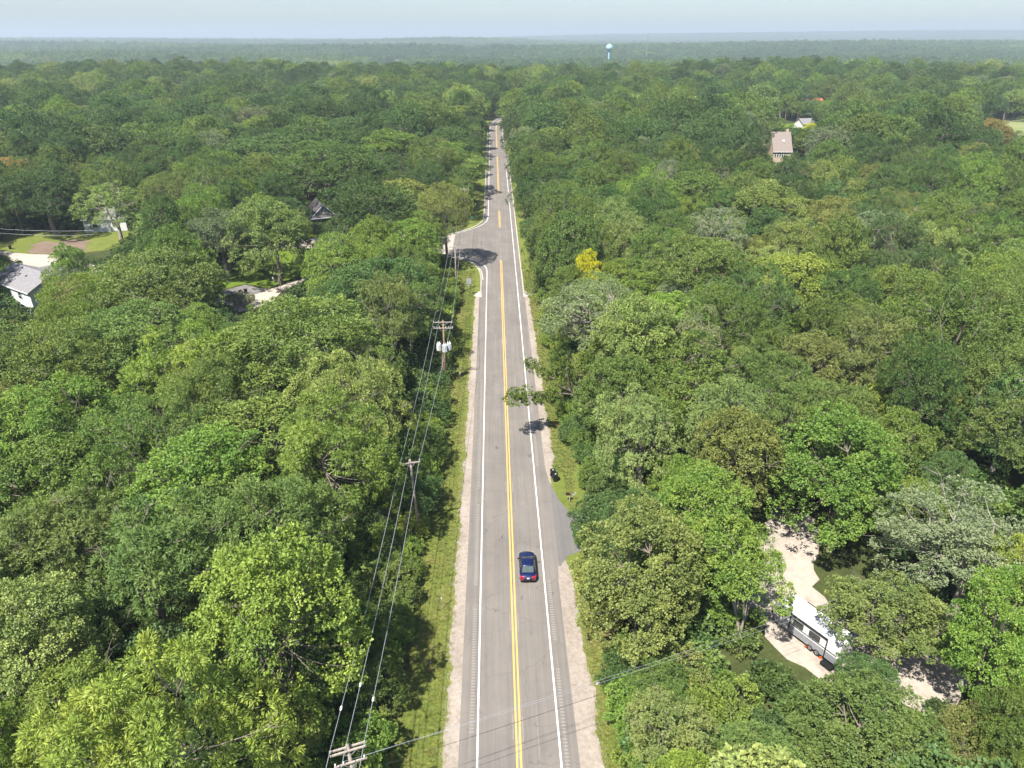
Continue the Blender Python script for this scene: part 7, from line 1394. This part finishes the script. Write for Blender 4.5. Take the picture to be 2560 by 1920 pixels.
gy = rs.uniform(24, 165, ng)**1.0; gs = rs.random(ng) < .5; gu = rs.random((ng, 4))
for y, s_, u in zip(gy, gs, gu):
    if s_: x = -6.0-u[0]*5.4
    else: x = float(gr(y))-.1+u[0]*(9.6-6.4)
    if not s_ and (61.5 < y < 72.5 or (y < 80.5 and y > 60 and x < 7.4)): continue
    edge = u[0] < .10
    if edge and u[1] < .5: continue
    n = vnoise(x, y, 3.0)
    P_.append((x, y, float(zg(x, y))+.012)); I_.append(int(u[1]*3) if u[2] < .985 else 3+int(u[1]*2)); k = .7+.8*u[3]; S_.append((k, k, k*(.6 if edge else .95)))
    C_.append(jit(((.12, .17, .026), (.165, .20, .034), (.215, .22, .05), (.30, .25, .10))[min(3, int((n*.7+u[3]*.45)*3.2))], .15)[:3])
o = inst_cloud('verge_grass', col_tuft, P_, I_, rs.uniform(0, 6.28, len(P_)), S_, np.array(C_)); tag(o, 'short yellow-green grass growing on both road verges', 'grass', kind='stuff')
bm = bmesh.new(); bmesh.ops.create_icosphere(bm, subdivisions=1, radius=1.0)
for v_ in bm.verts: v_.co = v_.co*(1+.2*rnd.uniform(-1, 1)); v_.co.z *= .6
me = bpy.data.meshes.new('stone'); bm.to_mesh(me); bm.free(); me.materials.append(M['gravel'])
scol = bpy.data.collections.new('stone'); so = bpy.data.objects.new('stone', me); scol.objects.link(so)
P_ = []; S_ = []
for k in range(5200):
    y = rs.uniform(26, 120); L_ = rs.random() < .5
    if not L_ and 63 < y < 79: continue
    x = float(gl(y))+rs.normal()*.28 if L_ else float(gr(y))+rs.normal()*.32
    s_ = .02+.05*rs.random()**2; P_.append((x, y, float(zg(x, y))+.022)); S_.append((s_, s_, s_))
o = inst_cloud('loose_gravel', scol, P_, np.zeros(len(P_)), rs.uniform(0, 6.28, len(P_)), S_, np.ones((len(P_), 3))); tag(o, 'loose pale gravel stones along the shoulder edges', 'gravel', kind='stuff')
# ------------------------------------------------------------------ haze: one box of even, thin air
hm, hnt, hout = nodes_of('haze')
pv = hnt.nodes.new('ShaderNodeVolumePrincipled')
pv.inputs['Color'].default_value = (0.76, 0.89, 0.99, 1)
pv.inputs['Density'].default_value = 0.0002
pv.inputs['Anisotropy'].default_value = 0.1
hnt.links.new(pv.outputs[0], hout.inputs['Volume'])
hz_ = MB().box((0, 5000, 75), (27000, 22100, 190)).build('haze', hm)
tag(hz_, 'thin summer haze hanging over the whole landscape', 'haze', kind='stuff')
